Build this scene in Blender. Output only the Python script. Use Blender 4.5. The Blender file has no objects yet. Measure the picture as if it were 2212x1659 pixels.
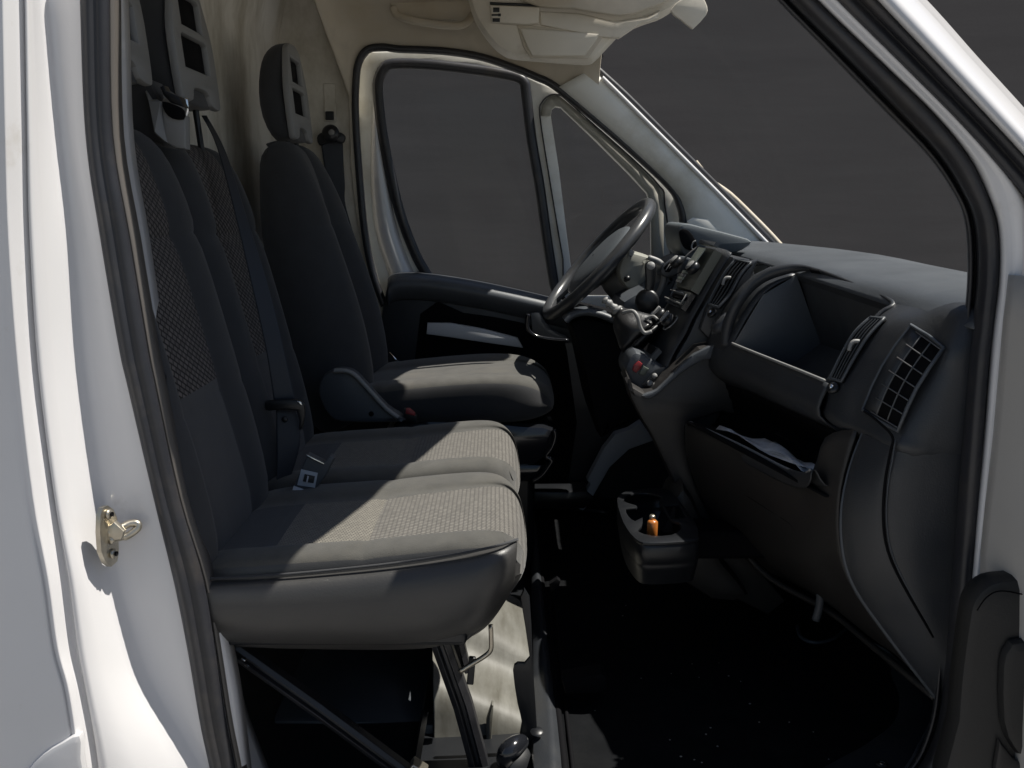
import bpy, bmesh, math, random
from mathutils import Vector, Matrix
from mathutils.geometry import interpolate_bezier
random.seed(4)
R = math.radians
sc = bpy.context.scene
COL = sc.collection

# ------------------------------------------------------------------ camera
CAM = Vector((0.0, -1.40, 0.96))
F = 2200.0; W0 = 2212.0; CX = 1106.0; CY = 829.5
PITCH = math.atan(389.5 / F)
cd = bpy.data.cameras.new('camera'); cam = bpy.data.objects.new('camera', cd); COL.objects.link(cam)
cam.location = CAM; cam.rotation_euler = (R(90) - PITCH, 0, 0)
cd.sensor_width = 36; cd.lens = 36 * F / W0; cd.clip_start = 0.02; cd.clip_end = 500
sc.camera = cam
# ------------------------------------------------------------------ world, sun, exposure
SUN = Vector((0.50, 0.045, 0.97)).normalized()
w = bpy.data.worlds.new('World'); sc.world = w; w.use_nodes = True
nt = w.node_tree; bg = nt.nodes['Background']
sky = nt.nodes.new('ShaderNodeTexSky'); sky.sky_type = 'NISHITA'; sky.sun_disc = False
elev = math.asin(SUN.z); sky.sun_elevation = elev
sky.sun_rotation = math.atan2(SUN.x, SUN.y)
nt.links.new(sky.outputs[0], bg.inputs[0]); bg.inputs[1].default_value = 0.05
sl = bpy.data.lights.new('sun', 'SUN'); sl.energy = 5.0; sl.angle = R(0.5); sl.color = (1, .95, .87)
so = bpy.data.objects.new('sun', sl); COL.objects.link(so)
so.rotation_euler = SUN.to_track_quat('Z', 'Y').to_euler()
sc.view_settings.view_transform = 'Standard'; sc.view_settings.look = 'None'
sc.view_settings.exposure = 0.48; sc.view_settings.gamma = 1
sc.cycles.max_bounces = 8; sc.cycles.diffuse_bounces = 5; sc.cycles.transparent_max_bounces = 12
sc.cycles.caustics_reflective = False; sc.cycles.caustics_refractive = False

# ------------------------------------------------------------------ helpers
_up = Vector((0, math.sin(PITCH), math.cos(PITCH))); _fw = Vector((0, math.cos(PITCH), -math.sin(PITCH)))
def ray(u, v): return _fw * F + Vector((1, 0, 0)) * (u - CX) + _up * (CY - v)
def P(u, v, Y):                      # a point on the plane y = Y
    d = ray(u, v); return CAM + d * ((Y - CAM.y) / d.y)
def PZ(u, v, Z):
    d = ray(u, v); return CAM + d * ((Z - CAM.z) / d.z)
def PX(u, v, X):
    d = ray(u, v); return CAM + d * ((X - CAM.x) / d.x)

def smooth_path(pts, n=4, closed=False):      # Catmull-Rom through points of any dimension
    pts = [Vector(p) for p in pts]; out = []; N = len(pts)
    rng = N if closed else N - 1
    for i in range(rng):
        if closed: p0, p1, p2, p3 = pts[i-1], pts[i], pts[(i+1) % N], pts[(i+2) % N]
        else: p0, p1, p2, p3 = pts[max(i-1, 0)], pts[i], pts[i+1], pts[min(i+2, N-1)]
        for k in range(n):
            t = k / n
            out.append(0.5 * ((2*p1) + (p2-p0)*t + (2*p0-5*p1+4*p2-p3)*t*t + (3*p1-p0-3*p2+p3)*t**3))
    if not closed: out.append(pts[-1])
    return out
def lerp(a, b, t): return a + (b - a) * t
def interp(tab, x):                  # tab: [(x, val-tuple)]
    if x <= tab[0][0]: return tab[0][1]
    for (x0, a), (x1, b) in zip(tab, tab[1:]):
        if x <= x1:
            t = (x - x0) / (x1 - x0); return tuple(lerp(p, q, t) for p, q in zip(a, b))
    return tab[-1][1]

def thing(name, label, cat, loc=(0, 0, 0), group=None):
    o = bpy.data.objects.new(name, None); COL.objects.link(o); o.location = loc
    o.empty_display_size = .05
    o['label'] = label; o['category'] = cat
    if group: o['group'] = group
    return o
def wloc(o):
    v = Vector(o.location)
    while o.parent: o = o.parent; v += Vector(o.location)
    return v
def tag(o, label, cat=None, group=None, kind=None):
    if label: o['label'] = label
    if cat: o['category'] = cat
    if group: o['group'] = group
    if kind: o['kind'] = kind
    return o
def link(name, me, mats, parent=None, smooth=True, sub=0, bevel=0, solid=0, soff=0, label=None, wn=False, bseg=2, crease_bevel=False):
    if not isinstance(mats, (list, tuple)): mats = [mats]
    for m in mats: me.materials.append(m)
    if smooth:
        me.polygons.foreach_set('use_smooth', [True] * len(me.polygons))
    c = Vector((0, 0, 0))
    for v in me.vertices: c += v.co
    c /= max(1, len(me.vertices))
    me.transform(Matrix.Translation(-c))
    o = bpy.data.objects.new(name, me); COL.objects.link(o)
    if parent: o.parent = parent; o.location = c - wloc(parent)
    else: o.location = c
    if solid:
        m = o.modifiers.new('solid', 'SOLIDIFY'); m.thickness = solid; m.offset = soff
    if bevel:
        m = o.modifiers.new('bevel', 'BEVEL'); m.width = bevel; m.segments = bseg; m.limit_method = 'ANGLE'; m.angle_limit = R(35)
        m.harden_normals = False
    if sub:
        m = o.modifiers.new('sub', 'SUBSURF'); m.levels = sub; m.render_levels = sub
    if (bevel or wn) and smooth and not sub:
        try:
            me.set_sharp_from_angle(angle=R(38))
        except Exception: pass
    if label: o['label'] = label
    return o
def mesh(verts, faces):
    me = bpy.data.meshes.new('m'); me.from_pydata([tuple(v) for v in verts], [], faces); me.validate()
    bm = bmesh.new(); bm.from_mesh(me); bmesh.ops.recalc_face_normals(bm, faces=bm.faces); bm.to_mesh(me); bm.free()
    return me
def grid(name, rows, mats, parent=None, matf=None, closed=False, caps=False, recalc=True, **kw):
    n = len(rows[0]); V = [p for r in rows for p in r]; Fc = []; MI = []
    for i in range(len(rows) - 1):
        for j in range(n if closed else n - 1):
            k = (j + 1) % n
            Fc.append((i*n+j, i*n+k, (i+1)*n+k, (i+1)*n+j)); MI.append(matf(i, j) if matf else 0)
    if caps:
        for i, r in ((0, rows[0]), (len(rows)-1, rows[-1])):
            # quad strips across the loop so that subdivision stays smooth
            half = n // 2
            for j in range(half - 1):
                a, b, c, d = j, j+1, n-2-j, n-1-j
                if b == c: continue
                Fc.append((i*n+a, i*n+b, i*n+c, i*n+d)); MI.append(matf(-1 if i == 0 else -2, j) if matf else 0)
    me = bpy.data.meshes.new('m'); me.from_pydata([tuple(v) for v in V], [], Fc)
    me.polygons.foreach_set('material_index', MI)
    if recalc:
        bm = bmesh.new(); bm.from_mesh(me); bmesh.ops.recalc_face_normals(bm, faces=bm.faces); bm.to_mesh(me); bm.free()
    return link(name, me, mats, parent, **kw)
def box(name, c, d, mat, parent=None, rot=(0, 0, 0), bevel=.004, **kw):
    bm = bmesh.new(); bmesh.ops.create_cube(bm, size=1)
    from mathutils import Euler
    M4 = Matrix.Translation(Vector(c)) @ Euler(rot).to_matrix().to_4x4() @ Matrix.Diagonal((d[0], d[1], d[2], 1))
    bmesh.ops.transform(bm, matrix=M4, verts=bm.verts)
    me = bpy.data.meshes.new('m'); bm.to_mesh(me); bm.free()
    return link(name, me, mat, parent, bevel=bevel, **kw)
def frames(pts, closed=False):
    N = len(pts); T = []
    for i in range(N):
        a = pts[i-1] if (i or closed) else pts[i]; b = pts[(i+1) % N] if (i < N-1 or closed) else pts[i]
        T.append((b - a).normalized())
    up = Vector((0, 1, 0)) if abs(T[0].y) < .9 else Vector((0, 0, 1))
    Nn = []
    n = (up - T[0] * up.dot(T[0])).normalized()
    for t in T:
        n = (n - t * n.dot(t)).normalized(); Nn.append(n)
    return T, Nn
def tube(name, pts, r, mat, parent=None, n=10, closed=False, sm=4, flat=1.0, **kw):
    pts = smooth_path(pts, sm, closed) if sm > 1 else [Vector(p) for p in pts]
    T, Nn = frames(pts, closed); rows = []
    L = len(pts)
    for i, p in enumerate(pts):
        rr = r(i / (L - 1)) if callable(r) else r
        b = T[i].cross(Nn[i])
        rows.append([p + Nn[i] * rr * flat * math.cos(2*math.pi*k/n) + b * rr * math.sin(2*math.pi*k/n) for k in range(n)])
    if closed: rows.append(rows[0])
    return grid(name, rows, mat, parent, closed=True, caps=not closed, **kw)
def sweep(name, pts, prof, mat, parent=None, closed=False, sm=4, closed_prof=True, matf=None, **kw):
    """profile in (along y, in-plane normal) coordinates swept along a path that lies roughly in an xz plane"""
    pts = smooth_path(pts, sm, closed) if sm > 1 else [Vector(p) for p in pts]
    T, _ = frames(pts, closed); rows = []
    for p, t in zip(pts, T):
        y = Vector((0, 1, 0)); n = t.cross(y).normalized()
        rows.append([p + y * a + n * b for a, b in prof])
    if closed: rows.append(rows[0])
    return grid(name, rows, mat, parent, closed=closed_prof, matf=matf, **kw)
def plate(name, outer, holes, mat, parent=None, thick=.01, bevel=.002, frame=None, res=2, **kw):
    """flat outline (with holes) in a local frame (origin, a, b), extruded by thick along a x b, centred"""
    o, a, b = frame; a = Vector(a).normalized(); b = Vector(b).normalized(); c = a.cross(b)
    cu = bpy.data.curves.new('c', 'CURVE'); cu.dimensions = '2D'; cu.fill_mode = 'BOTH'
    cu.extrude = max(thick / 2 - bevel, 1e-4); cu.bevel_depth = bevel; cu.bevel_resolution = 1; cu.offset = -bevel
    for lp in [outer] + list(holes):
        s = cu.splines.new('POLY'); s.points.add(len(lp) - 1)
        for k, q in enumerate(lp): s.points[k].co = (q[0], q[1], 0, 1)
        s.use_cyclic_u = True
    co = bpy.data.objects.new('c', cu); COL.objects.link(co)
    me = bpy.data.meshes.new_from_object(co); bpy.data.objects.remove(co)
    M3 = Matrix((a, b, c)).transposed().to_4x4()
    me.transform(Matrix.Translation(Vector(o)) @ M3)
    me.materials.clear()
    bm = bmesh.new(); bm.from_mesh(me); bmesh.ops.remove_doubles(bm, verts=bm.verts, dist=1e-5); bm.to_mesh(me); bm.free()
    me.polygons.foreach_set('use_smooth', [True]*len(me.polygons))
    ob = link(name, me, mat, parent, **kw)
    try: me.set_sharp_from_angle(angle=R(30))
    except Exception: pass
    return ob
def XZ(px, Y): return [(lambda q: (q.x, q.z))(P(u, v, Y)) for u, v in px]
def panel(name, px, Y, thick, mat, parent=None, holes=(), bevel=.003, sm=0, smh=None, **kw):
    """outline read at plane y = Y; the solid runs from Y away from the viewer by thick"""
    o = XZ(px, Y)
    if sm: o = [tuple(q)[:2] for q in smooth_path([(a, b, 0) for a, b in o], sm, True)]
    hs = []
    for h in holes:
        q = XZ(h, Y); s_ = sm if smh is None else smh
        if s_: q = [tuple(k)[:2] for k in smooth_path([(a, b, 0) for a, b in q], s_, True)]
        hs.append(q)
    return plate(name, o, hs, mat, parent, thick, bevel, frame=((0, Y + thick/2, 0), (1, 0, 0), (0, 0, 1)), **kw)
def disc(name, c, axis, r, h, mat, parent=None, n=24, bevel=.002, prof=None, **kw):
    axis = Vector(axis).normalized(); q = axis.to_track_quat('Z', 'Y').to_matrix()
    prof = prof or [(r - bevel, -h/2), (r, -h/2 + bevel), (r, h/2 - bevel), (r - bevel, h/2)]
    rows = [[Vector(c) + q @ Vector((max(a, 1e-5)*math.cos(2*math.pi*k/n), max(a, 1e-5)*math.sin(2*math.pi*k/n), z)) for k in range(n)]
            for a, z in [(0, prof[0][1])] + list(prof) + [(0, prof[-1][1])]]
    o = grid(name, rows, mat, parent, closed=True, **kw)
    try: o.data.set_sharp_from_angle(angle=R(50))
    except Exception: pass
    return o

# ------------------------------------------------------------------ materials
def mat(name, col, rough=.5, metal=0, var=0, vscale=8, bump=0, bscale=200, coat=0, spec=.5, dirt=None, dscale=3, dlo=.5, dhi=.7,
        weave=None, bdist=.001, sheen=0, rvar=0, streak=None):
    m = bpy.data.materials.new(name); m.use_nodes = True; t = m.node_tree; b = t.nodes['Principled BSDF']
    b.inputs['Roughness'].default_value = rough; b.inputs['Metallic'].default_value = metal
    b.inputs['Specular IOR Level'].default_value = spec
    b.inputs['Coat Weight'].default_value = coat; b.inputs['Coat Roughness'].default_value = .08
    if sheen: b.inputs['Sheen Weight'].default_value = sheen; b.inputs['Sheen Roughness'].default_value = .5
    g = t.nodes.new('ShaderNodeNewGeometry'); pos = g.outputs['Position']
    def N(s): return t.nodes.new(s)
    c = None
    rgb = N('ShaderNodeRGB'); rgb.outputs[0].default_value = (*col, 1); c = rgb.outputs[0]
    if var:
        n = N('ShaderNodeTexNoise'); n.inputs['Scale'].default_value = vscale; n.inputs['Detail'].default_value = 6
        t.links.new(pos, n.inputs['Vector'])
        mr = N('ShaderNodeMapRange'); mr.inputs['From Min'].default_value = .3; mr.inputs['From Max'].default_value = .7
        mr.inputs['To Min'].default_value = 1 - var; mr.inputs['To Max'].default_value = 1 + var
        t.links.new(n.outputs[0], mr.inputs[0])
        mx = N('ShaderNodeVectorMath'); mx.operation = 'SCALE'; t.links.new(c, mx.inputs[0]); t.links.new(mr.outputs[0], mx.inputs['Scale'])
        c = mx.outputs[0]
    if dirt:
        n = N('ShaderNodeTexNoise'); n.inputs['Scale'].default_value = dscale; n.inputs['Detail'].default_value = 8
        n.inputs['Roughness'].default_value = .65
        src = pos
        if streak:
            mp = N('ShaderNodeMapping'); mp.inputs['Scale'].default_value = streak; t.links.new(pos, mp.inputs[0]); src = mp.outputs[0]
        t.links.new(src, n.inputs['Vector'])
        mr = N('ShaderNodeMapRange'); mr.inputs['From Min'].default_value = dlo; mr.inputs['From Max'].default_value = dhi
        t.links.new(n.outputs[0], mr.inputs[0])
        mx = N('ShaderNodeMix'); mx.data_type = 'RGBA'; t.links.new(mr.outputs[0], mx.inputs[0])
        t.links.new(c, mx.inputs[6]); mx.inputs[7].default_value = (*dirt, 1); c = mx.outputs[2]
    hgt = None
    if weave:                                   # woven cloth: short slanted stitches, light on dark
        s, hi, ax = weave
        mp = N('ShaderNodeMapping'); src = pos
        if ax == 'yz':
            sp = N('ShaderNodeSeparateXYZ'); cb = N('ShaderNodeCombineXYZ'); t.links.new(pos, sp.inputs[0])
            t.links.new(sp.outputs[1], cb.inputs[0]); t.links.new(sp.outputs[2], cb.inputs[1]); src = cb.outputs[0]; ax = (0, 0, R(28))
        mp.inputs['Rotation'].default_value = ax; t.links.new(src, mp.inputs[0])
        br = N('ShaderNodeTexBrick'); br.inputs['Scale'].default_value = s
        br.inputs['Mortar Size'].default_value = .09; br.inputs['Mortar Smooth'].default_value = .8
        br.inputs['Brick Width'].default_value = .55; br.inputs['Row Height'].default_value = .34
        t.links.new(mp.outputs[0], br.inputs['Vector'])
        br.inputs['Color1'].default_value = (*hi, 1); br.inputs['Color2'].default_value = tuple(x*.72 for x in hi) + (1,)
        t.links.new(c, br.inputs['Mortar']); 
        n = N('ShaderNodeTexNoise'); n.inputs['Scale'].default_value = 900; t.links.new(pos, n.inputs['Vector'])
        mr = N('ShaderNodeMapRange'); mr.inputs['To Min'].default_value = .62; mr.inputs['To Max'].default_value = 1.38
        t.links.new(n.outputs[0], mr.inputs[0])
        mx = N('ShaderNodeVectorMath'); mx.operation = 'SCALE'; t.links.new(br.outputs[0], mx.inputs[0]); t.links.new(mr.outputs[0], mx.inputs['Scale'])
        c = mx.outputs[0]; hgt = br.outputs[1]
    t.links.new(c, b.inputs['Base Color'])
    if rvar:
        n = N('ShaderNodeTexNoise'); n.inputs['Scale'].default_value = 14; n.inputs['Detail'].default_value = 5; t.links.new(pos, n.inputs['Vector'])
        mr = N('ShaderNodeMapRange'); mr.inputs['From Min'].default_value = .3; mr.inputs['From Max'].default_value = .7
        mr.inputs['To Min'].default_value = rough - rvar; mr.inputs['To Max'].default_value = rough + rvar
        t.links.new(n.outputs[0], mr.inputs[0]); t.links.new(mr.outputs[0], b.inputs['Roughness'])
    if bump or hgt is not None:
        bu = N('ShaderNodeBump'); bu.inputs['Distance'].default_value = bdist
        if hgt is not None:
            bu.invert = True; bu.inputs['Strength'].default_value = .8; t.links.new(hgt, bu.inputs['Height'])
        else:
            n = N('ShaderNodeTexNoise'); n.inputs['Scale'].default_value = bscale; n.inputs['Detail'].default_value = 3; t.links.new(pos, n.inputs['Vector'])
            bu.inputs['Strength'].default_value = bump; t.links.new(n.outputs[0], bu.inputs['Height'])
        t.links.new(bu.outputs[0], b.inputs['Normal'])
    return m
def glass_mat(name, tint, gloss=.04, refl=1.0):
    m = bpy.data.materials.new(name); m.use_nodes = True; t = m.node_tree
    t.nodes.remove(t.nodes['Principled BSDF']); out = t.nodes['Material Output']
    tr = t.nodes.new('ShaderNodeBsdfTransparent'); tr.inputs[0].default_value = (*tint, 1)
    gl = t.nodes.new('ShaderNodeBsdfGlossy'); gl.inputs['Roughness'].default_value = gloss
    ge = t.nodes.new('ShaderNodeNewGeometry'); dt = t.nodes.new('ShaderNodeVectorMath'); dt.operation = 'DOT_PRODUCT'
    t.links.new(ge.outputs['Normal'], dt.inputs[0]); t.links.new(ge.outputs['Incoming'], dt.inputs[1])
    def mth(op, a, b):
        n = t.nodes.new('ShaderNodeMath'); n.operation = op
        for k, x in enumerate((a, b)):
            if x is None: continue
            if isinstance(x, (int, float)): n.inputs[k].default_value = x
            else: t.links.new(x, n.inputs[k])
        return n.outputs[0]
    c_ = mth('ABSOLUTE', dt.outputs['Value'], None); p5 = mth('POWER', mth('SUBTRACT', 1.0, c_), 5.0)
    class _o: pass
    ml = _o(); ml.outputs = [mth('MULTIPLY', mth('ADD', mth('MULTIPLY', p5, .9), .04), refl)]
    mx = t.nodes.new('ShaderNodeMixShader'); t.links.new(ml.outputs[0], mx.inputs[0])
    t.links.new(tr.outputs[0], mx.inputs[1]); t.links.new(gl.outputs[0], mx.inputs[2]); t.links.new(mx.outputs[0], out.inputs[0])
    return m
white = mat('white paint', (.69, .685, .69), .32, coat=.5, var=.02, vscale=5, dirt=(.5, .47, .42), dscale=9, dlo=.62, dhi=.85)
whitein = mat('painted inner steel', (.80, .80, .75), .42, coat=.1, var=.05, vscale=6, dirt=(.5, .47, .38), dscale=5, dlo=.5, dhi=.8)
cream = mat('stained partition paint', (.74, .71, .64), .55, var=.08, vscale=3, dirt=(.36, .32, .24), dscale=3.2, dlo=.44, dhi=.66, streak=(1, 1.6, .6))
liner = mat('beige headlining', (.60, .545, .45), .9, var=.08, vscale=20, bump=.4, bscale=500, dirt=(.48, .41, .30), dscale=5, dlo=.45, dhi=.75)
shelfp = mat('cream overhead plastic', (.72, .67, .57), .45, var=.04, vscale=10, bump=.25, bscale=500, bdist=.0005, dirt=(.42, .37, .29), dscale=6, dlo=.55, dhi=.8)
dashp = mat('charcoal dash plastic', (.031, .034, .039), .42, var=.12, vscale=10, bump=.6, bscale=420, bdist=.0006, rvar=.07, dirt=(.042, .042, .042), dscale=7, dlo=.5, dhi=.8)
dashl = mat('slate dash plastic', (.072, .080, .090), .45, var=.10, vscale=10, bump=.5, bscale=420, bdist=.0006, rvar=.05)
brownp = mat('warm black lower plastic', (.026, .024, .023), .48, var=.1, vscale=7, bump=.5, bscale=420, bdist=.0006)
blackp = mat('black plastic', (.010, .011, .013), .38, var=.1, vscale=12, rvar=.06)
pit = mat('unlit recess plastic', (.005, .005, .006), .8, spec=.1)  # near-black: the shade of recesses and gaps is put into the colour
cardp = mat('black door card plastic', (.014, .014, .014), .5, var=.1, vscale=8, bump=.4, bscale=300, bdist=.0006)
gloss = mat('gloss black plastic', (.012, .013, .016), .16, coat=.3)
rubber = mat('rubber seal', (.022, .023, .028), .42, var=.15, vscale=9, bump=.3, bscale=60, bdist=.001, dirt=(.055, .049, .044), dscale=11, dlo=.5, dhi=.8, rvar=.06)
fabric = mat('charcoal seat cloth', (.036, .037, .040), .92, var=.10, vscale=25, bump=.7, bscale=900, bdist=.0006, sheen=.15)
fabricm = mat('mid grey seat cloth', (.052, .052, .055), .92, var=.10, vscale=25, bump=.7, bscale=900, bdist=.0006, sheen=.15)
fabricl = mat('worn grey seat cloth', (.066, .064, .058), .95, var=.16, vscale=30, bump=.8, bscale=700, bdist=.0008, sheen=.2, dirt=(.085, .08, .068), dscale=10, dlo=.5, dhi=.75)
pattern = mat('woven seat panel', (.045, .041, .036), .95, weave=(58, (.195, .183, .163), (R(0), R(0), R(38))), bdist=.0012, sheen=.15)
patternb = mat('woven backrest panel', (.016, .015, .015), .95, weave=(36, (.17, .15, .14), 'yz'), bdist=.0012)
patternc = mat('woven rear insert', (.07, .064, .056), .95, weave=(70, (.225, .21, .175), (0, 0, R(-20))), bdist=.001, sheen=.15)
seatp = mat('grey seat side vinyl', (.048, .047, .046), .42, var=.06, vscale=8, bump=.5, bscale=300, bdist=.0006, rvar=.07)
greyp = mat('grey headrest plastic', (.25, .25, .245), .5, var=.05, vscale=12, bump=.3, bscale=400, bdist=.0006)
mat_rub = mat('black floor matting', (.0055, .006, .007), .9, spec=.1, var=.2, vscale=20, bump=.6, bscale=120, bdist=.001, dirt=(.010, .010, .010), dscale=5, dlo=.48, dhi=.75)
steel = mat('worn zinc steel', (.50, .46, .38), .32, metal=.9, var=.15, vscale=60, bump=.3, bscale=200)
chrome = mat('bright metal', (.75, .76, .78), .18, metal=1)
barm = mat('black painted tube', (.020, .020, .023), .35, var=.2, vscale=40, rvar=.1)
floorp = mat('dusty painted floor', (.145, .142, .125), .55, var=.15, vscale=12, bump=.3, bscale=80, dirt=(.075, .07, .055), dscale=11, dlo=.40, dhi=.72, streak=(3, .6, 1))
belt = mat('seat belt webbing', (.020, .024, .032), .55, bump=.5, bscale=800, bdist=.0005)
crumb = mat('crumb', (.35, .33, .30), .8)
lip_ = mat('dull lip plastic', (.13, .13, .13), .4)
paper = mat('crumpled paper', (.55, .57, .62), .7, var=.1, vscale=60)
orange = mat('orange plastic', (.42, .14, .03), .3, coat=.3)
red = mat('red plastic', (.30, .03, .035), .4)
lcd = mat('grey green display', (.34, .38, .33), .25)
asph = mat('pale bounce ground', (.25, .245, .24), .9, var=.25, vscale=3, bump=.5, bscale=60, bdist=.004)  # unseen ground, made pale so its sunlit bounce brightens the cab
wallm = mat('dark charcoal render', (.120, .109, .103), .9, var=.05, vscale=1.2, bump=.25, bscale=12, bdist=.01, dirt=(.106, .096, .091), dscale=1.3, dlo=.35, dhi=.65, streak=(.6, 1, 5))
winglass = glass_mat('side window glass', (.92, .93, .93), .04, .15)
wsglass = glass_mat('windscreen glass', (.97, .98, .98), .04, .012)
# ------------------------------------------------------------------ setting
def sheet(name, x0, x1, y0, y1, z, m):
    o = grid(name, [[Vector((x0, y0, z)), Vector((x1, y0, z))], [Vector((x0, y1, z)), Vector((x1, y1, z))]], m, smooth=False)
    return tag(o, None, kind='structure')
tag(sheet('ground', -60, 60, -60, 60, -.62, asph), 'unseen ground the van is parked on, made pale to bounce light into the cab')
bw = box('backdrop_wall', (0, 7.2, 2.2), (60, .3, 5.7), wallm, bevel=.01)
tag(bw, 'plain dark charcoal wall seen through the windows behind the van', 'wall')

# ------------------------------------------------------------------ van body
van = thing('van_body', 'white van body with cream cab interior, open on the passenger side', 'van', (0, .9, -.62))
def V3(x, y, z): return Vector((x, y, z))

# near B pillar : rows of boundary pixels  (v : c1 c2 c2b c3 c4 c5)
bp = [(-260, [4, 36, 46, 54, 78, 150]), (0, [8, 42, 51, 60, 100, 170]), (292, [14, 48, 57, 66, 128, 184]), (518, [21, 53, 63, 74, 156, 222]), (800, [42, 70, 81, 94, 180, 268]),
      (1076, [74, 106, 116, 129, 220, 334]), (1250, [106, 131, 145, 162, 252, 371]), (1400, [127, 150, 165, 184, 296, 408]),
      (1500, [152, 172, 186, 203, 338, 430]), (1659, [172, 200, 214, 235, 432, 468]), (1900, [182, 222, 236, 262, 560, 566])]
Yc = [-.085, -.060, -.059, -.057, .030, .032]
rows = []
for v, us in bp:
    r = [P(-900, v, -.088), P(us[0] - 120, v, -.088), P(us[0] - 14, v, -.087)]
    r += [P(u, v, y) for u, y in zip(us, Yc)]
    q = r[-1]; r += [q + V3(.012, .006, 0), q + V3(.016, .05, 0), q + V3(.008, .16, 0)]
    r[5] = r[5] + V3(-.003, .010, 0)
    rows.append(r)
rows = [smooth_path(r, 3) for r in rows]
rows = [list(x) for x in zip(*[smooth_path(c, 5) for c in zip(*rows)])]
grid('side_pillar', rows, white, van, solid=.002, label='sunlit white door jamb pillar')
# crease below the jamb: raised fold that widens into the sill
False and sweep('jamb_fold', [P(u, v, -.055) for u, v in [(232, 1530), (246, 1590), (262, 1640), (285, 1700), (300, 1800)]], [(-.01, -.006), (-.016, 0), (-.01, .008), (0, .002)], white, van)
# wheel arch on the shaded flank
panel('wheel_arch_lip', [(10, 1740), (50, 1672), (90, 1630), (130, 1606), (172, 1588), (176, 1640), (176, 1760), (20, 1780)], -.096, .02, white, van, bevel=.008, sm=2)
False and panel('fuel_flap', [(-20, 712), (6, 712), (18, 722), (18, 880), (6, 892), (-20, 892)], -.0905, .004, white, van, bevel=.0015)
# striker
st = link_parent = thing('door_striker', 'brass coloured door striker bolted to the white jamb below the seal', 'latch striker', P(225, 1170, -.01))
sf = lambda u, v, d=0: P(u, v, -.012 + d)
plate_px = [(209, 1097), (220, 1092), (232, 1100), (240, 1118), (243, 1150), (244, 1190), (241, 1212), (228, 1224), (216, 1216), (206, 1192), (203, 1150), (204, 1115)]
# plate lies on the +X facing jamb, seen obliquely
def onj(u, v, lift=0):
    t = (u - 203) / 41.0; y = lerp(-.03, .012, t); p = P(u, v, y); return p + V3(lift, 0, 0)
r0 = [onj(u, v, .0085) for u, v in plate_px]; r1 = [onj(u, v, .002) for u, v in plate_px]
cen = sum(r0, Vector()) / len(r0)
grid('plate', [[cen.lerp(p, .02) for p in r0], [cen.lerp(p, .9) for p in r0], r0, r1], steel, st, closed=True, wn=True)
for (u, v) in ((219, 1111), (229, 1196)):
    b = disc('bolt', onj(u, v, .011), (1, -.25, .1), .0072, .006, steel, st)
    disc('socket', onj(u, v, .0145), (1, -.25, .1), .0035, .001, pit, b)
tube('hook', [P(232, 1152, -.01), P(258, 1141, .005), P(280, 1131, .015), P(297, 1131, .018), P(297, 1142, .016), P(275, 1158, .008), P(262, 1160, .004), P(236, 1168, -.012)],
     .0055, steel, st, n=10, sm=3)
panel('web', [(214, 1150), (246, 1128), (268, 1148), (262, 1166), (216, 1172)], -.012, .012, steel, st, bevel=.003)

# rubber seal of the near door opening (left run)
sl_pts = [(199, -150), (203, 0), (212, 292), (247, 518), (285, 745), (303, 830), (358, 1076), (405, 1250), (433, 1400), (459, 1560), (483, 1680), (505, 1850)]
sl_w = [33, 33, 31, 34, 34, 33, 31, 37, 35, 34, 33, 32]
def rub(a): return [(a*.30, -a), (-a*.35, -a*.8), (-a*.75, -a*.25), (-a*.62, a*.05), (-a*.25, a*.18), (-a*.5, a*.45), (-a*.15, a*.92), (a*.4, a)]
pts = smooth_path([(u, v, w_) for (u, v), w_ in zip(sl_pts, sl_w)], 5)
rows = []
for i, (u, v, w_) in enumerate(pts):
    p = P(u, v, .035); a = w_ / 2200 * 1.45
    t = (P(*pts[min(i+1, len(pts)-1)][:2], .035) - P(*pts[max(i-1, 0)][:2], .035)).normalized()
    n = V3(0, -1, 0).cross(t).normalized()
    if n.x < 0: n = -n
    rows.append([p + V3(0, A, 0) + n * B for A, B in rub(a)])
grid('door_seal', rows, rubber, van, closed=True, sub=1, label='grey rubber seal beside the bench')
sweep('seal_highlight', [P(u + w_ + 3, v, .05) for (u, v), w_ in zip(sl_pts, sl_w)], [(-.004, -.002), (-.004, .002), (.03, .003), (.03, -.002)], mat('grey seal highlight', (.12, .11, .10), .4), van)  # thin highlight along the seal, modelled as a grey strip
sweep('inner_trim_edge', [P(u, v, .07) for u, v in [(414, 1172), (432, 1230), (455, 1300), (470, 1360), (484, 1430), (500, 1520), (517, 1660), (530, 1760)]],
      [(-.012, -.014), (-.012, .008), (.03, .010), (.03, -.014)], white, van)

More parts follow.
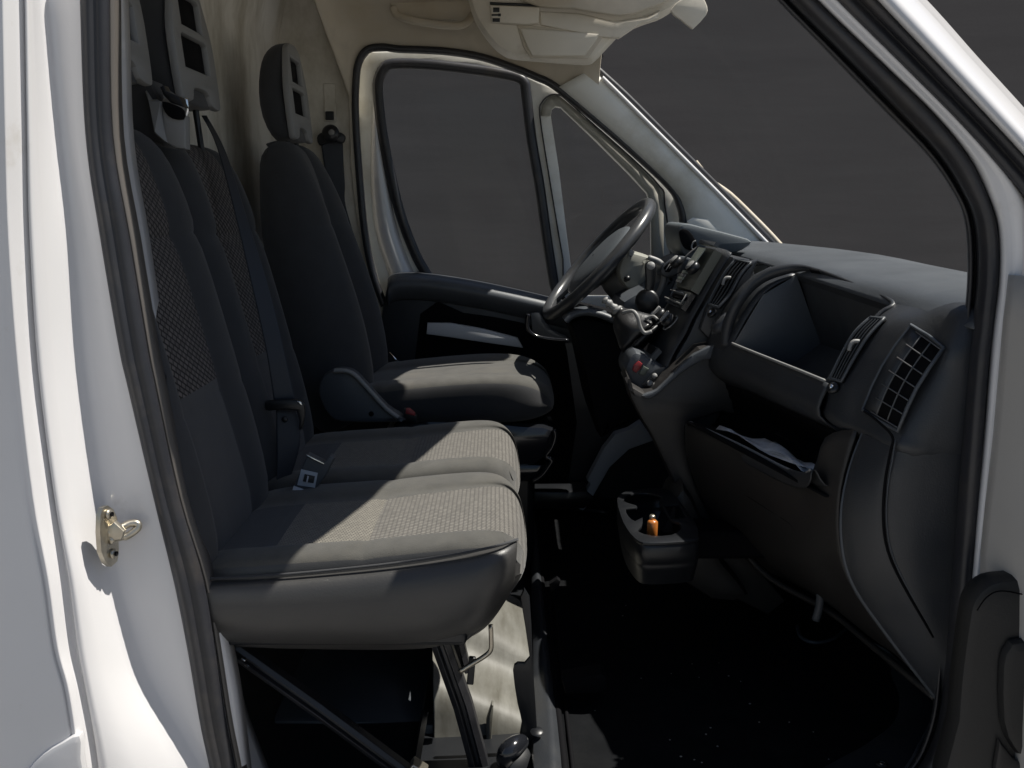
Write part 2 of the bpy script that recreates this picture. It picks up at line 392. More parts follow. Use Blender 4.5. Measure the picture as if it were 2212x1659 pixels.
# near A pillar and right-hand run of the opening
e0 = [(1560, -130), (1680, 0), (1789, 112), (1891, 218), (1997, 327), (2053, 404), (2084, 475), (2091, 583), (2083, 700), (2072, 800), (2046, 1101), (2032, 1290), (2020, 1500), (1996, 1603), (1961, 1665), (1900, 1720), (1700, 1780)]
e1 = [(1650, -130), (1768, 0), (1902, 130), (2018, 243), (2095, 337), (2137, 422), (2158, 492), (2162, 583), (2150, 700), (2138, 800), (2116, 1101), (2100, 1300), (2080, 1500), (2066, 1582), (2028, 1665), (1960, 1760), (1740, 1880)]
e0s = smooth_path([(*p, 0) for p in e0], 6); e1s = smooth_path([(*p, 0) for p in e1], 6)
rows = []
for a, b in zip(e0s, e1s):
    c = []
    for t, y in ((0, .10), (.02, .085), (.10, .062), (.16, .070), (.20, .088), (.26, .086), (.30, .058), (.38, .030), (.55, .012), (.75, .002), (.92, .010), (1.0, .030), (1.02, .08)):
        c.append(P(lerp(a.x, b.x, t), lerp(a.y, b.y, t), y))
    rows.append(c)
grid('windscreen_pillar_seal', rows, rubber, van, solid=.002, label='black rubber seal round the right side of the opening')
e2 = [(1690, -130), (1812, 0), (1961, 148), (2102, 292), (2206, 420), (2216, 500), (2210, 600), (2197, 694), (2176, 940), (2156, 1100), (2142, 1260), (2120, 1400)]
e1b = [(1650, -130), (1768, 0), (1902, 130), (2018, 243), (2095, 337), (2137, 422), (2158, 492), (2160, 600), (2146, 720), (2128, 940), (2112, 1101), (2096, 1300)]
assert len(e1b) == 12
A = smooth_path([(*p, 0) for p in e1b], 6); B = smooth_path([(*p, 0) for p in e2], 6)
rows = [[P(a.x - 6, a.y, .035)] + [P(lerp(a.x, b.x, t), lerp(a.y, b.y, t), y) for t, y in ((0, .014), (.12, .000), (.3, -.008), (.5, -.004), (.62, -.007), (.85, -.010), (1, .004))] + [P(b.x + 4, b.y, .03)] for a, b in zip(A, B)]
grid('jamb_panel', rows, white, van, solid=.002)
e3 = [(1760, -150), (1897, 0), (2041, 151), (2212, 334), (2330, 470), (2440, 620)]
e2b = [(1670, -150), (1812, 0), (1961, 148), (2102, 292), (2232, 445), (2350, 620)]
A = smooth_path([(*p, 0) for p in e2b], 6); B = smooth_path([(*p, 0) for p in e3], 6)
rows = [[P(lerp(a.x, b.x, t), lerp(a.y, b.y, t), y) for t, y in ((-.06, .012), (0, -.012), (.12, -.020), (.35, -.018), (.5, -.004), (.6, -.022), (.8, -.034), (.95, -.030), (1.02, .0))] for a, b in zip(A, B)]
grid('outer_seal', rows, rubber, van, solid=.002)
e4 = [(1850, -150), (2000, 0), (2110, 123), (2212, 235), (2330, 370), (2450, 520)]
A = smooth_path([(*p, 0) for p in e3], 6); B = smooth_path([(*p, 0) for p in e4], 6)
# facing forward and up, so the sun strikes it fully
rows = [[P(lerp(a.x, b.x, t), lerp(a.y, b.y, t), y) for t, y in ((-.03, .01), (0, -.03), (.07, -.044), (.16, -.050), (.5, -.020), (.8, .03), (1, .10))] for a, b in zip(A, B)]
grid('windscreen_pillar', rows, white, van, solid=.002, label='sunlit white outer windscreen pillar')
sweep('jamb_bead', [P(u, v, -.004) for u, v in [(2190, 600), (2184, 700), (2160, 940), (2142, 1080), (2128, 1250)]], [(-.006, -.005), (-.009, 0), (-.006, .005), (.002, 0)], white, van)
panel('sill_corner', [(2038, 1640), (2069, 1560), (2069, 1760), (1980, 1760)], -.004, .02, white, van, bevel=.004)

# floor sheet, bulkhead, roof
grid('floor_pan', [[V3(-.9, -.02, -.02), V3(1.2, -.02, -.02)], [V3(-.9, 1.84, -.02), V3(1.2, 1.84, -.02)]], blackp, van, smooth=False, solid=.01)
rows = []
for k in range(60):
    y = -.03 + 1.93 * k / 59
    bx = .003 * max(0, math.cos((y % .31) / .31 * 2 * math.pi)) ** 3
    x = -.80 + .10 * (y / 1.85) + bx
    rows.append([V3(x + (.03 if z > 1.5 else 0), y, z) for z in [-.1 + 1.8 * j / 14 for j in range(15)]])
grid('bulkhead', rows, cream, van, label='stained cream partition behind the seats')
sweep('bulkhead_rail', [V3(-.725, .05, .52), V3(-.70, 1.0, .52), V3(-.675, 1.75, .52)], [(0, 0)], cream, van) if False else None
box('rail', (-.70, .95, 1.60), (.05, 1.7, .05), cream, van, rot=(0, 0, R(-3)), bevel=.012)
# far side : B pillar trim
panel('pillar_trim', [(500, -200), (500, 900), (672, 900), (900, 900), (800, 560), (778, 400), (766, 250), (757, 150), (724, 70), (712, -60), (700, -200)],
      1.795, .02, cream, van, bevel=.004)
panel('aperture_flange', [(696, -80), (712, 0), (722, 60), (731, 116), (751, 148), (757, 350), (774, 492), (800, 620), (845, 780), (860, 760), (815, 600), (790, 490), (776, 350), (770, 246), (772, 150), (776, 132), (750, 110), (738, 60), (728, -10), (720, -80)],
      1.775, .03, shelfp, van, bevel=.005, sm=2)
box('belt_slot', tuple(P(712, 250, 1.785)), (.026, .006, .026), blackp, van, bevel=.003)
box('belt_slot_frame', tuple(P(713, 222, 1.792)), (.036, .005, .112), cream, van, bevel=.002)
# cream roof side trim, curved
seal_px = [(768, 250), (769, 175), (775, 135), (793, 108), (825, 102), (860, 106), (915, 108), (972, 112), (1043, 124), (1113, 148), (1160, 167), (1201, 188), (1289, 260), (1377, 337), (1447, 404), (1467, 440), (1476, 490), (1476, 640)]
top = [(700, 60), (708, 30), (715, 10), (740, -5), (800, -10), (860, -14), (915, -16), (972, -18), (1043, -18), (1113, 10), (1160, 40), (1215, 60), (1300, 110)]
rows = []
n = len(top)
for k in range(n):
    s = seal_px[k]; t = top[k]
    a = P(s[0], s[1], 1.785); b = P(t[0], t[1], 1.66); c = V3(lerp(a.x, b.x, 1.3), 1.30, 1.62); d = V3(c.x, .7, 1.66); e = V3(c.x, .10, 1.60)
    rows.append([a, P(lerp(s[0], t[0], .1), lerp(s[1], t[1], .1), 1.77), a.lerp(b, .5) + V3(0, .02, 0), b, c, d, e])
rows = [smooth_path(r, 4) for r in rows]
rows = [list(x) for x in zip(*[smooth_path(c, 2) for c in zip(*rows)])]
grid('headlining', rows, liner, van, solid=.004, label='grubby beige headlining over the driver door')
# roof skin so that the cab is closed overhead, front header, near header rail (all above the frame)
grid('roof_skin', [[V3(x, y, z) for x, z in ((-1.2, 1.72), (-.7, 1.72), (-.1, 1.70), (hx - .09, 1.62), (hx, 1.50))] for y, hx in ((.10, .21), (.30, .265), (.5, .31), (.7, .36), (.94, .41), (1.08, .33), (1.2, .22), (1.4, .18), (1.80, .17))], white, van, solid=.01)
rows = []
for u, v in seal_px[3:13]:
    pass
False and tube('near_header_rail', [V3(-.70, .20, 1.60), V3(-.3, .20, 1.64), V3(0, .20, 1.62), V3(.2, .19, 1.50)], .03, white, van)
grid('near_roof_side', [[V3(x, y, z) for x in (-1.2, -.4, .05)] for y, z in ((.10, 1.72), (.095, 1.68), (.10, 1.65))], white, van, solid=.005)
hdl = tube('grab_handle', [P(850, 16, 1.70), P(858, 32, 1.69), P(885, 43, 1.665), P(937, 52, 1.655), P(988, 56, 1.655), P(1012, 46, 1.675), P(1022, 32, 1.70)], .011, liner, van, flat=1.0, sm=5)
panel('handle_recess', [(846, -10), (1022, -6), (1028, 30), (1000, 42), (900, 38), (858, 22)], 1.700, .004, liner, van, bevel=.002, sm=3)

# far A pillar trim (pale, curved), windscreen edge seal, exterior strip
lo = [(1199, 192), (1289, 266), (1377, 343), (1445, 410), (1470, 455), (1480, 520), (1484, 620)]
hi = [(1283, 146), (1350, 212), (1434, 296), (1539, 401), (1600, 463), (1650, 515), (1730, 600)]
A = smooth_path([(*p, 0) for p in lo], 4); B = smooth_path([(*p, 0) for p in hi], 4)
rows = [[P(lerp(a.x, b.x, t), lerp(a.y, b.y, t), y) for t, y in ((0, 1.785), (.08, 1.760), (.35, 1.740), (.65, 1.735), (.88, 1.742), (.96, 1.755), (1, 1.77))] for a, b in zip(A, B)]
grid('windscreen_pillar_trim', rows, whitein, van, solid=.004, label='pale painted pillar across the cab')
sweep('windscreen_rubber', [P(u, v, 1.765) for u, v in [(1300, 118), (1283, 140), (1292, 152), (1350, 205), (1434, 289), (1539, 394), (1600, 456), (1665, 523), (1700, 560)]],
      [(-.012, -.009), (-.016, 0), (-.012, .009), (.01, .009), (.01, -.009)], rubber, van, sm=3)
sweep('windscreen_pillar_lip', [P(u, v, 1.745) for u, v in [(1300, 168), (1350, 217), (1434, 301), (1539, 406), (1600, 468), (1665, 535)]],
      [(-.010, -.006), (-.014, 0), (-.010, .006), (.01, .006), (.01, -.006)], white, van, sm=3)
panel('badge_recess', [(1484, 478), (1496, 470), (1530, 474), (1552, 500), (1540, 512), (1500, 506)], 1.728, .006, whitein, van, bevel=.002)
sweep('outer_pillar_edge', [P(u, v, 1.83) for u, v in [(1500, 350), (1532, 389), (1575, 420), (1625, 468), (1668, 512), (1720, 570)]],
      [(-.01, -.009), (-.015, 0), (-.01, .009), (.01, .009), (.01, -.009)], liner, van, sm=3)
# aperture seal of the far door
sweep('far_door_seal', [P(u, v, 1.775) for u, v in [(830, 660), (805, 590), (788, 500), (777, 387)] + seal_px], [(-.012, -.011), (-.02, -.004), (-.018, .007), (-.004, .011), (.012, .010), (.012, -.010)], rubber, van, sm=4,
      label='black door seal around the driver door')
# metal foot of the far pillar
panel('pillar_foot', [(1385, 912), (1412, 952), (1359, 971), (1317, 1010), (1285, 1066), (1261, 1105), (1250, 1100), (1275, 1045), (1268, 1038), (1303, 971), (1329, 938), (1359, 929)],
      1.62, .05, mat('blue grey painted steel', (.42, .46, .52), .45), van, bevel=.004)
panel('side_lining', [(520, 720), (1500, 720), (1500, 1400), (520, 1400)], 1.80, .02, blackp, van)
panel('far_sill', [(1100, 1062), (1266, 1062), (1285, 1078), (1262, 1100), (1100, 1098)], 1.60, .12, blackp, van, bevel=.01)
panel('front_sidewall', [(1480, 560), (1900, 560), (1900, 1400), (1400, 1400), (1400, 900)], 1.80, .02, blackp, van)

# windscreen pane, cowl, wiper
def wsb(y): return .87 + .10 * (1 - ((y - .9) / .85) ** 2), .80 + .03 * abs((y - .9) / .85)
rows = []
for k in range(13):
    y = .07 + 1.70 * k / 12; xb, zb = wsb(y); s = 1 - ((y - .9) / .85) ** 2
    top_ = V3(.22 + .12 * s, y, 1.53); bot = V3(xb, y, zb)
    rows.append([top_.lerp(bot, t) + V3(.03, 0, .03) * math.sin(t * math.pi) for t in [j / 8 for j in range(9)]])
grid('windscreen', rows, wsglass, van, label='clear curved windscreen')
rows = [[V3(wsb(y)[0] + d, y, wsb(y)[1] + h) for d, h in ((-.02, -.10), (-.02, -.035), (.02, -.04), (.10, -.06), (.30, -.14), (.6, -.30))] for y in [.05 + 1.74 * k / 12 for k in range(13)]]
grid('cowl', rows, blackp, van, solid=.004)
wp = thing('windscreen_wiper', 'black wiper blade resting at the base of the windscreen', 'wiper', V3(.98, .62, .78))
tube('blade', [P(1996, 625, .86), P(2030, 629, .80), P(2080, 641, .68), P(2150, 655, .55)], .006, blackp, wp)
tube('arm', [P(1976, 620, .90), P(2010, 618, .86), P(2060, 628, .74), P(2140, 642, .58)], .006, dashl, wp, flat=.6)

# overhead storage shelf
oh = thing('overhead_shelf', 'cream overhead shelf above the driver with lamp and visor', 'overhead console', P(1180, 20, 1.52))
ysh = 1.50
body = panel('shelf_body', [(990, -120), (1003, -40), (1012, 0), (1022, 32), (1042, 66), (1062, 92), (1083, 110), (1110, 121), (1190, 128), (1268, 133), (1290, 124), (1315, 98), (1348, 66), (1395, 45), (1440, 28), (1480, -10), (1520, -120)],
             ysh, .11, shelfp, oh, bevel=.035, sm=3)
panel('bin_lid', [(1122, 60), (1160, 62), (1296, 72), (1290, 84), (1262, 121), (1150, 121), (1138, 100)], ysh - .012, .02, shelfp, oh, bevel=.006)
panel('lid_rim', [(1116, 53), (1306, 67), (1300, 84), (1270, 126), (1146, 126), (1130, 100)], ysh - .004, .01, liner, oh, bevel=.003)
lamp = panel('lamp_housing', [(1058, 10), (1166, 14), (1164, 50), (1140, 53), (1062, 48)], ysh - .022, .03, shelfp, oh, bevel=.006)
for (u, v, a, b) in ((1072, 21, 7, 5), (1071, 32, 9, 2), (1072, 43, 8, 4), (1079, 32, 3, 3)):
    panel('switch', [(u-a, v-b), (u+a, v-b), (u+a, v+b), (u-a, v+b)], ysh - .025, .005, blackp, lamp, bevel=.001)
panel('sun_visor', [(1168, 14), (1240, 18), (1340, 34), (1400, 18), (1450, -4), (1480, -60), (1160, -60), (1100, -20)], ysh - .045, .022, liner, oh, bevel=.008, sm=2, label='tan folded sun visor')
panel('visor_ledge', [(1166, 24), (1250, 28), (1330, 46), (1398, 36), (1428, 22), (1420, 40), (1385, 50), (1338, 82), (1300, 80), (1168, 54)], ysh - .008, .03, shelfp, oh, bevel=.006)
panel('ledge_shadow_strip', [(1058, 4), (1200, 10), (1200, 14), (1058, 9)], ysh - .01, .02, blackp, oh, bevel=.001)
vc = panel('visor_tip', [(1448, 22), (1478, -6), (1512, -12), (1528, 12), (1526, 32), (1500, 60), (1492, 60), (1470, 42)], 1.02, .012, shelfp, bevel=.004, sm=2)
tag(vc, 'small pale visor tip hanging into the top of the windscreen', 'sun visor')
# ------------------------------------------------------------------ driver door (far side, closed)
dd = thing('driver_door', 'closed driver door with window, quarter light and dark armrest panel', 'door', V3(-.1, 1.84, 0))
win = [(816, 197), (819, 168), (829, 148), (848, 138), (920, 139), (1007, 148), (1078, 158), (1120, 168), (1133, 180), (1136, 197), (1148, 299), (1166, 404), (1183, 527), (1196, 610), (1204, 680), (1060, 680), (960, 640), (916, 583), (891, 534), (863, 457), (842, 369), (825, 281)]
qtr = [(1190, 250), (1192, 236), (1200, 230), (1212, 232), (1289, 306), (1359, 376), (1398, 418), (1407, 443), (1408, 563), (1408, 640), (1248, 640), (1234, 580), (1225, 510), (1208, 369)]
outl = [(771, 250), (772, 175), (780, 136), (800, 112), (860, 110), (915, 112), (972, 116), (1043, 128), (1113, 152), (1201, 192), (1289, 264), (1377, 341), (1446, 408), (1466, 440), (1476, 490), (1478, 700), (1478, 760), (860, 760), (832, 660), (806, 590), (790, 500), (779, 387)]
panel('frame', outl, 1.825, .04, whitein, dd, holes=[win, qtr], bevel=.006)
# rounded inner roll beside the window, catching light
Lr = smooth_path([(810, 190, 0), (803, 300, 0), (803, 400, 0), (812, 500, 0), (840, 590, 0), (862, 640, 0)], 4); Rr_ = smooth_path([(814, 190, 0), (822, 300, 0), (838, 400, 0), (860, 500, 0), (890, 580, 0), (915, 620, 0)], 4)
grid('window_roll', [[P(lerp(a.x, b.x, t), lerp(a.y, b.y, t), 1.822 - .022 * math.sin(t * math.pi) * min(1, k / 8)) for t in (0, .2, .4, .6, .8, 1)] for k, (a, b) in enumerate(zip(Lr, Rr_))], white, dd, solid=.003)
def band(name, px, wd, Y, m, par, closed=True, sm=3):
    pts = smooth_path([P(u, v, Y) for u, v in px], sm, closed)
    return sweep(name, pts, [(-.006, -wd), (-.012, -wd*.4), (-.010, wd*.5), (-.002, wd), (.006, wd), (.006, -wd)], m, par, closed=closed, sm=1)
band('window_rubber', win, .0155, 1.815, rubber, dd)
band('quarter_frame', [(1166, 250), (1170, 222), (1186, 206), (1206, 204), (1224, 216), (1289, 274), (1370, 346), (1425, 402), (1436, 440), (1438, 640), (1236, 660), (1216, 560), (1186, 380)], .002, 1.818, rubber, dd)
grid('quarter_trim', [[P(a[0], a[1], 1.817) for a in r] for r in (
    [(1168, 250), (1173, 224), (1187, 209), (1205, 207), (1222, 219), (1289, 277), (1370, 350), (1422, 404), (1433, 441), (1434, 640)],
    [(1189, 250), (1191, 237), (1200, 229), (1212, 231), (1226, 245), (1289, 304), (1359, 374), (1397, 416), (1406, 443), (1407, 640)])], mat('grey beige quarter trim', (.44, .43, .38), .5, var=.04), dd, solid=.01)
panel('window_glass', [(a, b) for a, b in win], 1.845, .005, winglass, dd, bevel=.001, label='driver window glass')
panel('quarter_glass', qtr, 1.845, .005, winglass, dd, bevel=.001)
card = panel('door_card', [(838, 602), (850, 594), (900, 590), (1040, 612), (1183, 648), (1330, 690), (1490, 760), (1490, 1080), (1110, 1080), (860, 1060), (820, 700)], 1.74, .09, dashp, dd, bevel=.012, label='dark moulded door card')
# blue-grey ledge along the top of the card
A = smooth_path([(838, 604, 0), (848, 592, 0), (880, 588, 0), (940, 592, 0), (1040, 608, 0), (1183, 640, 0), (1300, 672, 0)], 4)
rows = []
for a in A: rows.append([P(a.x, a.y, 1.82), P(a.x, a.y + 2, 1.76), P(a.x, a.y + 7, 1.715), P(a.x, a.y + 22, 1.685), P(a.x, a.y + 42, 1.70), P(a.x, a.y + 60, 1.735)])
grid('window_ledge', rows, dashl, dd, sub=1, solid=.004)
panel('pocket_recess', [(908, 678), (1000, 676), (1130, 698), (1200, 730), (1225, 760), (1225, 1060), (912, 1060)], 1.735, .01, pit, dd, bevel=.003, sm=2)
False and sweep('armrest_pad', [P(u, v, 1.70) for u, v in [(860, 640), (1000, 640), (1130, 670), (1200, 700)]], [(-.02, -.03), (-.03, 0), (-.02, .03), (.05, .03), (.05, -.03)], dashp, dd)
panel('door_pull', [(923, 698), (972, 698), (1045, 711), (1118, 730), (1130, 752), (1045, 740), (972, 729), (921, 722)], 1.69, .02, mat('pale pull bar', (.55, .57, .60), .45), dd, bevel=.004, label='pale grey door pull bar')
tube('handle_ring', [P(u, v, 1.68) for u, v in [(1141, 678), (1138, 700), (1143, 716), (1160, 727), (1190, 733), (1228, 736)]], .007, gloss, dd)
panel('handle_cup', [(1146, 676), (1165, 674), (1174, 690), (1190, 712), (1224, 727), (1224, 732), (1180, 729), (1150, 716)], 1.69, .01, dashl, dd, bevel=.002)

# ------------------------------------------------------------------ open passenger door at the right edge
pd = thing('passenger_door', 'open passenger door at the right edge, white skin with black inner card', 'door', V3(.70, -.1, .2))
rows = []
dl = [(2212, 596), (2199, 694), (2190, 800), (2178, 940), (2158, 1100), (2148, 1200), (2148, 1300), (2140, 1500), (2140, 1800)]
for y, dx in ((-.004, 0), (-.03, .0), (-.10, .012), (-.3, .03), (-.6, .05), (-1.1, .08)):
    rows.append([V3(P(u, v, -.02).x + dx, y, P(u, v, -.02).z) for u, v in dl])
grid('inner_skin', rows, mat('shaded door paint', (.50, .48, .45), .4, var=.03), pd, solid=.03)  # white door whose shade and warm reflection are mixed into the tone
cardpx = [(2069, 1800), (2069, 1560), (2082, 1420), (2095, 1330), (2104, 1300), (2122, 1276), (2150, 1258), (2190, 1252), (2240, 1254), (2420, 1290), (2600, 1800)]
panel('door_card', cardpx, -.10, .05, cardp, pd, bevel=.016, sm=2, label='black door card of the open door')
sweep('card_seam', [P(u, v, -.104) for u, v in [(2110, 1318), (2130, 1290), (2160, 1276), (2212, 1284), (2300, 1300)]], [(-.001, -.001), (-.003, 0), (-.001, .001)], pit, pd)
panel('armrest', [(2165, 1440), (2180, 1400), (2212, 1385), (2400, 1400), (2400, 1640), (2230, 1640), (2190, 1620), (2166, 1560)], -.115, .02, cardp, pd, bevel=.012, sm=2)
panel('pocket', [(2152, 1800), (2150, 1660), (2160, 1600), (2190, 1640), (2240, 1665), (2400, 1670), (2400, 1800)], -.112, .012, brownp, pd, bevel=.005)

# ------------------------------------------------------------------ floor mat, metal step, under-bench parts
fm = thing('floor_mat', 'black rubber cab floor mat strewn with pale crumbs', 'floor mat', V3(.4, .8, 0))
mrows = []
rng = random.Random(3)
for i in range(25):
    y = .10 + 1.62 * i / 24
    x0 = PZ(1220, 1659, 0).x + .012 * math.sin(i * .9)
    mrows.append([V3(lerp(.075 - .02 * (y > 1.2), .95, j / 30), y, .004 + .004 * rng.random() + (.05 * max(0, (j - 20) / 10) ** 2)) for j in range(31)])
grid('mat', mrows, mat_rub, fm, solid=.006)
bm = bmesh.new()
for (u, v) in [(1447, 1598), (1471, 1634), (1500, 1641), (1516, 1647), (1525, 1586), (1535, 1572), (1285, 1535), (1450, 1455), (1600, 1472), (1705, 1560), (1757, 1581), (1803, 1724), (1510, 1463), (1495, 1434), (1553, 1432), (1574, 1460), (1620, 1520), (1345, 1330), (1700, 1640), (1352, 1308), (1385, 1465), (1550, 1612), (1300, 1180), (1640, 1560), (1790, 1640)]:
    p = PZ(u, v, .014); r = rng.uniform(.0009, .0018)
    bmesh.ops.create_icosphere(bm, subdivisions=1, radius=r, matrix=Matrix.Translation(p) @ Matrix.Diagonal((rng.uniform(1, 1.5), 1, .7, 1)))
me = bpy.data.meshes.new('m'); bm.to_mesh(me); bm.free()
tag(link('crumbs', me, crumb), 'pale crumbs scattered on the black floor mat', 'crumbs', kind='stuff')
# raised ribs of mat border
tube('mat_edge', [PZ(1158, 1112, .015), PZ(1165, 1200, .015), PZ(1178, 1330, .015), PZ(1192, 1450, .015), PZ(1208, 1560, .015), PZ(1222, 1680, .015)], .007, pit, fm)
tube('mat_edge', [PZ(1186, 1112, .012), PZ(1192, 1240, .012), PZ(1206, 1400, .012), PZ(1226, 1560, .012), PZ(1242, 1700, .012)], .004, pit, fm)
tube('mat_fold', [PZ(1160, 1096, .03), PZ(1230, 1098, .03), PZ(1310, 1108, .03)], .006, blackp, fm)
for c, r_ in (((1273, 1148), .022), ((1712, 1652), .02)):
    disc('mat_button', PZ(*c, .016), (0, 0, 1), r_, .006, mat_rub, fm)
ts = thing('floor_channel', 'dark steel channel running across the floor in front of the bench', 'floor rail', V3(.03, .5, 0))
rows = []
for v, us in ((1120, (1140, 1150, 1160)), (1300, (1150, 1163, 1178)), (1450, (1148, 1178, 1196)), (1560, (1150, 1190, 1212)), (1700, (1140, 1196, 1228))):
    rows.append([PZ(us[0], v, .012), PZ(us[1], v, .03), PZ(us[1] + 4, v, .03), PZ(us[2], v, .008)])
grid('channel', rows, dashp, ts, solid=.004, sub=1)
panel('clip', [(1214, 1472), (1300, 1456), (1310, 1462), (1312, 1490), (1300, 1498), (1222, 1500)], .40, .05, pit, ts, bevel=.005)
panel('clip', [(1186, 1262), (1204, 1250), (1211, 1256), (1208, 1268), (1190, 1280)], .72, .03, pit, ts, bevel=.004)

mf = thing('seat_box_floor', 'dusty sunlit painted metal floor under the bench front', 'metal floor', V3(0, .4, 0))
# pressed ribs: alternating slopes running toward the camera
FL = [([(930, 1240), (1060, 1262), (1106, 1284), (1128, 1292)], .80), ([(930, 1250), (1081, 1336), (1134, 1368), (1140, 1372)], .62),
      ([(930, 1300), (1064, 1375), (1145, 1422), (1149, 1425)], .545), ([(930, 1385), (1000, 1410), (1109, 1459), (1150, 1478)], .535),
      ([(930, 1430), (1020, 1470), (1115, 1505), (1150, 1520)], .44), ([(930, 1470), (1064, 1522), (1127, 1551), (1150, 1562)], .36), ([(930, 1600), (1064, 1640), (1110, 1660), (1150, 1675)], .352),
      ([(930, 1700), (1064, 1740), (1110, 1760), (1150, 1775)], .30)]
grid('pressed_floor', [[P(u, v, y) for u, v in r] for r, y in FL], floorp, mf, solid=.002, sub=2)
sweep('pressed_edge', [P(1064, 1400, .50), P(1066, 1380, .53)], [(0, 0)], floorp, mf) if False else None
panel('upright_edge', [(1050, 1560), (1062, 1522), (1066, 1524), (1062, 1600), (1060, 1700), (1052, 1700)], .34, .02, floorp, mf, bevel=.003)
panel('carpet_edge', [(1124, 1290), (1144, 1420), (1118, 1432), (1108, 1450), (1118, 1522), (1127, 1561), (1120, 1600), (1124, 1660), (1124, 1700), (1164, 1700), (1152, 1450), (1144, 1290)], .285, .01, blackp, mf, bevel=.003, sm=2)
grid('seat_box', [[V3(-.80, y, 0), V3(-.17, y, 0), V3(-.165, y, .02), V3(-.16, y, .03)] for y in (.02, 1.0)], blackp, mf, solid=.01, smooth=False)
tube('floor_cable', [P(960, 1540, .45), P(975, 1530, .42), P(1000, 1524, .40), P(1012, 1500, .38)], .004, blackp, mf)
disc('knob_base', P(1110, 1640, .24), (.25, -.7, .8), .030, .02, blackp, mf)
tube('floor_knob', [P(1088, 1648, .20), P(1096, 1628, .19), P(1112, 1612, .20), P(1130, 1600, .22)], lambda t: .012 + .007 * math.sin(t * math.pi), gloss, mf, n=14)
disc('screw_cap', P(1160, 1580, .28), (0, -.3, 1), .012, .004, blackp, mf)
tub = panel('storage_tub', [(590, 1556), (700, 1556), (960, 1566), (1000, 1600), (1010, 1780), (560, 1780)], .36, .35, dashl, bevel=.012)
tag(tub, 'dark storage tub on the floor under the bench', 'storage tub')

# right-hand sill trim in the corner of the mat
st2 = thing('sill_trim', 'dark plastic sill trim curving round the front corner of the floor mat', 'sill trim', PZ(1900, 1650, 0))
A = smooth_path([(*p, 0) for p in [(1882, 1400), (1925, 1460), (1945, 1510), (1935, 1560), (1890, 1600), (1820, 1640), (1700, 1700), (1500, 1760)]], 4)
B = smooth_path([(*p, 0) for p in [(1900, 1390), (1985, 1440), (2030, 1500), (2026, 1560), (1994, 1620), (1960, 1672), (1850, 1760), (1650, 1820)]], 4)
rows = [[PZ(a.x - 6, a.y, .0), PZ(a.x, a.y, .014), PZ(lerp(a.x, b.x, .5), lerp(a.y, b.y, .5), .022), PZ(b.x, b.y, .035), PZ(b.x + 10, b.y, .03)] for a, b in zip(A, B)]
grid('sill_cover', rows, dashp, st2, solid=.004)
tube('sill_bead', [PZ(b.x - 14, b.y, .036) for b in B[::3]], .003, dashl, st2)
disc('screw', PZ(1905, 1650, .034), (0, 0, 1), .011, .006, blackp, st2)
disc('screw_head', PZ(1906, 1649, .038), (0, 0, 1), .005, .003, chrome, st2)
# ------------------------------------------------------------------ seats
def backrest(name, par, y0, y1, base, top, T, bol, pr, rows_tab, mats, seams=(.33, .72), taper=.86, sub=1):
    """front surface from base (x,z) to top (x,z)"""
    bx, bz = base; tx, tz = top; h = math.hypot(tx-bx, tz-bz); up = V3((tx-bx)/h, 0, (tz-bz)/h); fw = V3(up.z, 0, -up.x)
    yc, hw = (y0+y1)/2, (y1-y0)/2
    a, b = pr                                       # pattern limits as fractions
    fr = [-1, -.94, -.80, (a-.80)/2 - .02, a-.05, a, a+.02, lerp(a, b, .33), lerp(a, b, .66), b-.02, b, b+.05, (b+.80)/2 + .02, .80, .94, 1]
    dp = [-.055, -.012, .75*bol, bol, .35*bol, -.006, 0, .002, .002, 0, -.006, .35*bol, bol, .75*bol, -.012, -.055]
    m = len(fr); R_ = []; info = []
    for s, wsc, tsc, off, bs in rows_tab:
        c = V3(bx, yc, bz) + up * (s*h)
        front = [c + V3(0, f*hw*wsc, 0) + fw * (off + (d*bs if d > 0 else d)) for f, d in zip(fr, dp)]
        back = [c + V3(0, f*hw*wsc*.97, 0) - fw * (T*tsc + (.0 if abs(f) < .95 else -.03*tsc)) for f in reversed(fr)]
        R_.append(front + back); info.append(s)
    def mf(i, j):
        if i < 0: return 0
        s = (info[i] + info[i+1]) / 2
        if 5 <= j <= 9 and s > seams[0]: return 1
        if 5 <= j <= 9: return 2
        return 0
    return grid(name, R_, mats, par, matf=mf, closed=True, caps=True, sub=sub), (V3(bx, yc, bz), up, fw, h)
TAB = [(-.04, .93, .8, -.05, .2), (-.02, .97, .95, -.012, .4), (.05, 1, 1, 0, .7), (.2, 1, 1, 0, 1), (.325, 1, 1, 0, 1), (.33, 1, 1, -.004, 1), (.335, 1, 1, 0, 1), (.5, .99, .9, 0, 1), (.71, .98, .8, 0, 1), (.72, .98, .8, -.014, 1), (.73, .98, .8, 0, 1),
       (.86, .95, .7, -.002, .8), (.94, .90, .65, -.008, .5), (.985, .80, .5, -.022, .2), (1.0, .66, .3, -.040, 0)]
up_n = V3(-.10, 0, .99).normalized(); fw_n = V3(up_n.z, 0, -up_n.x)
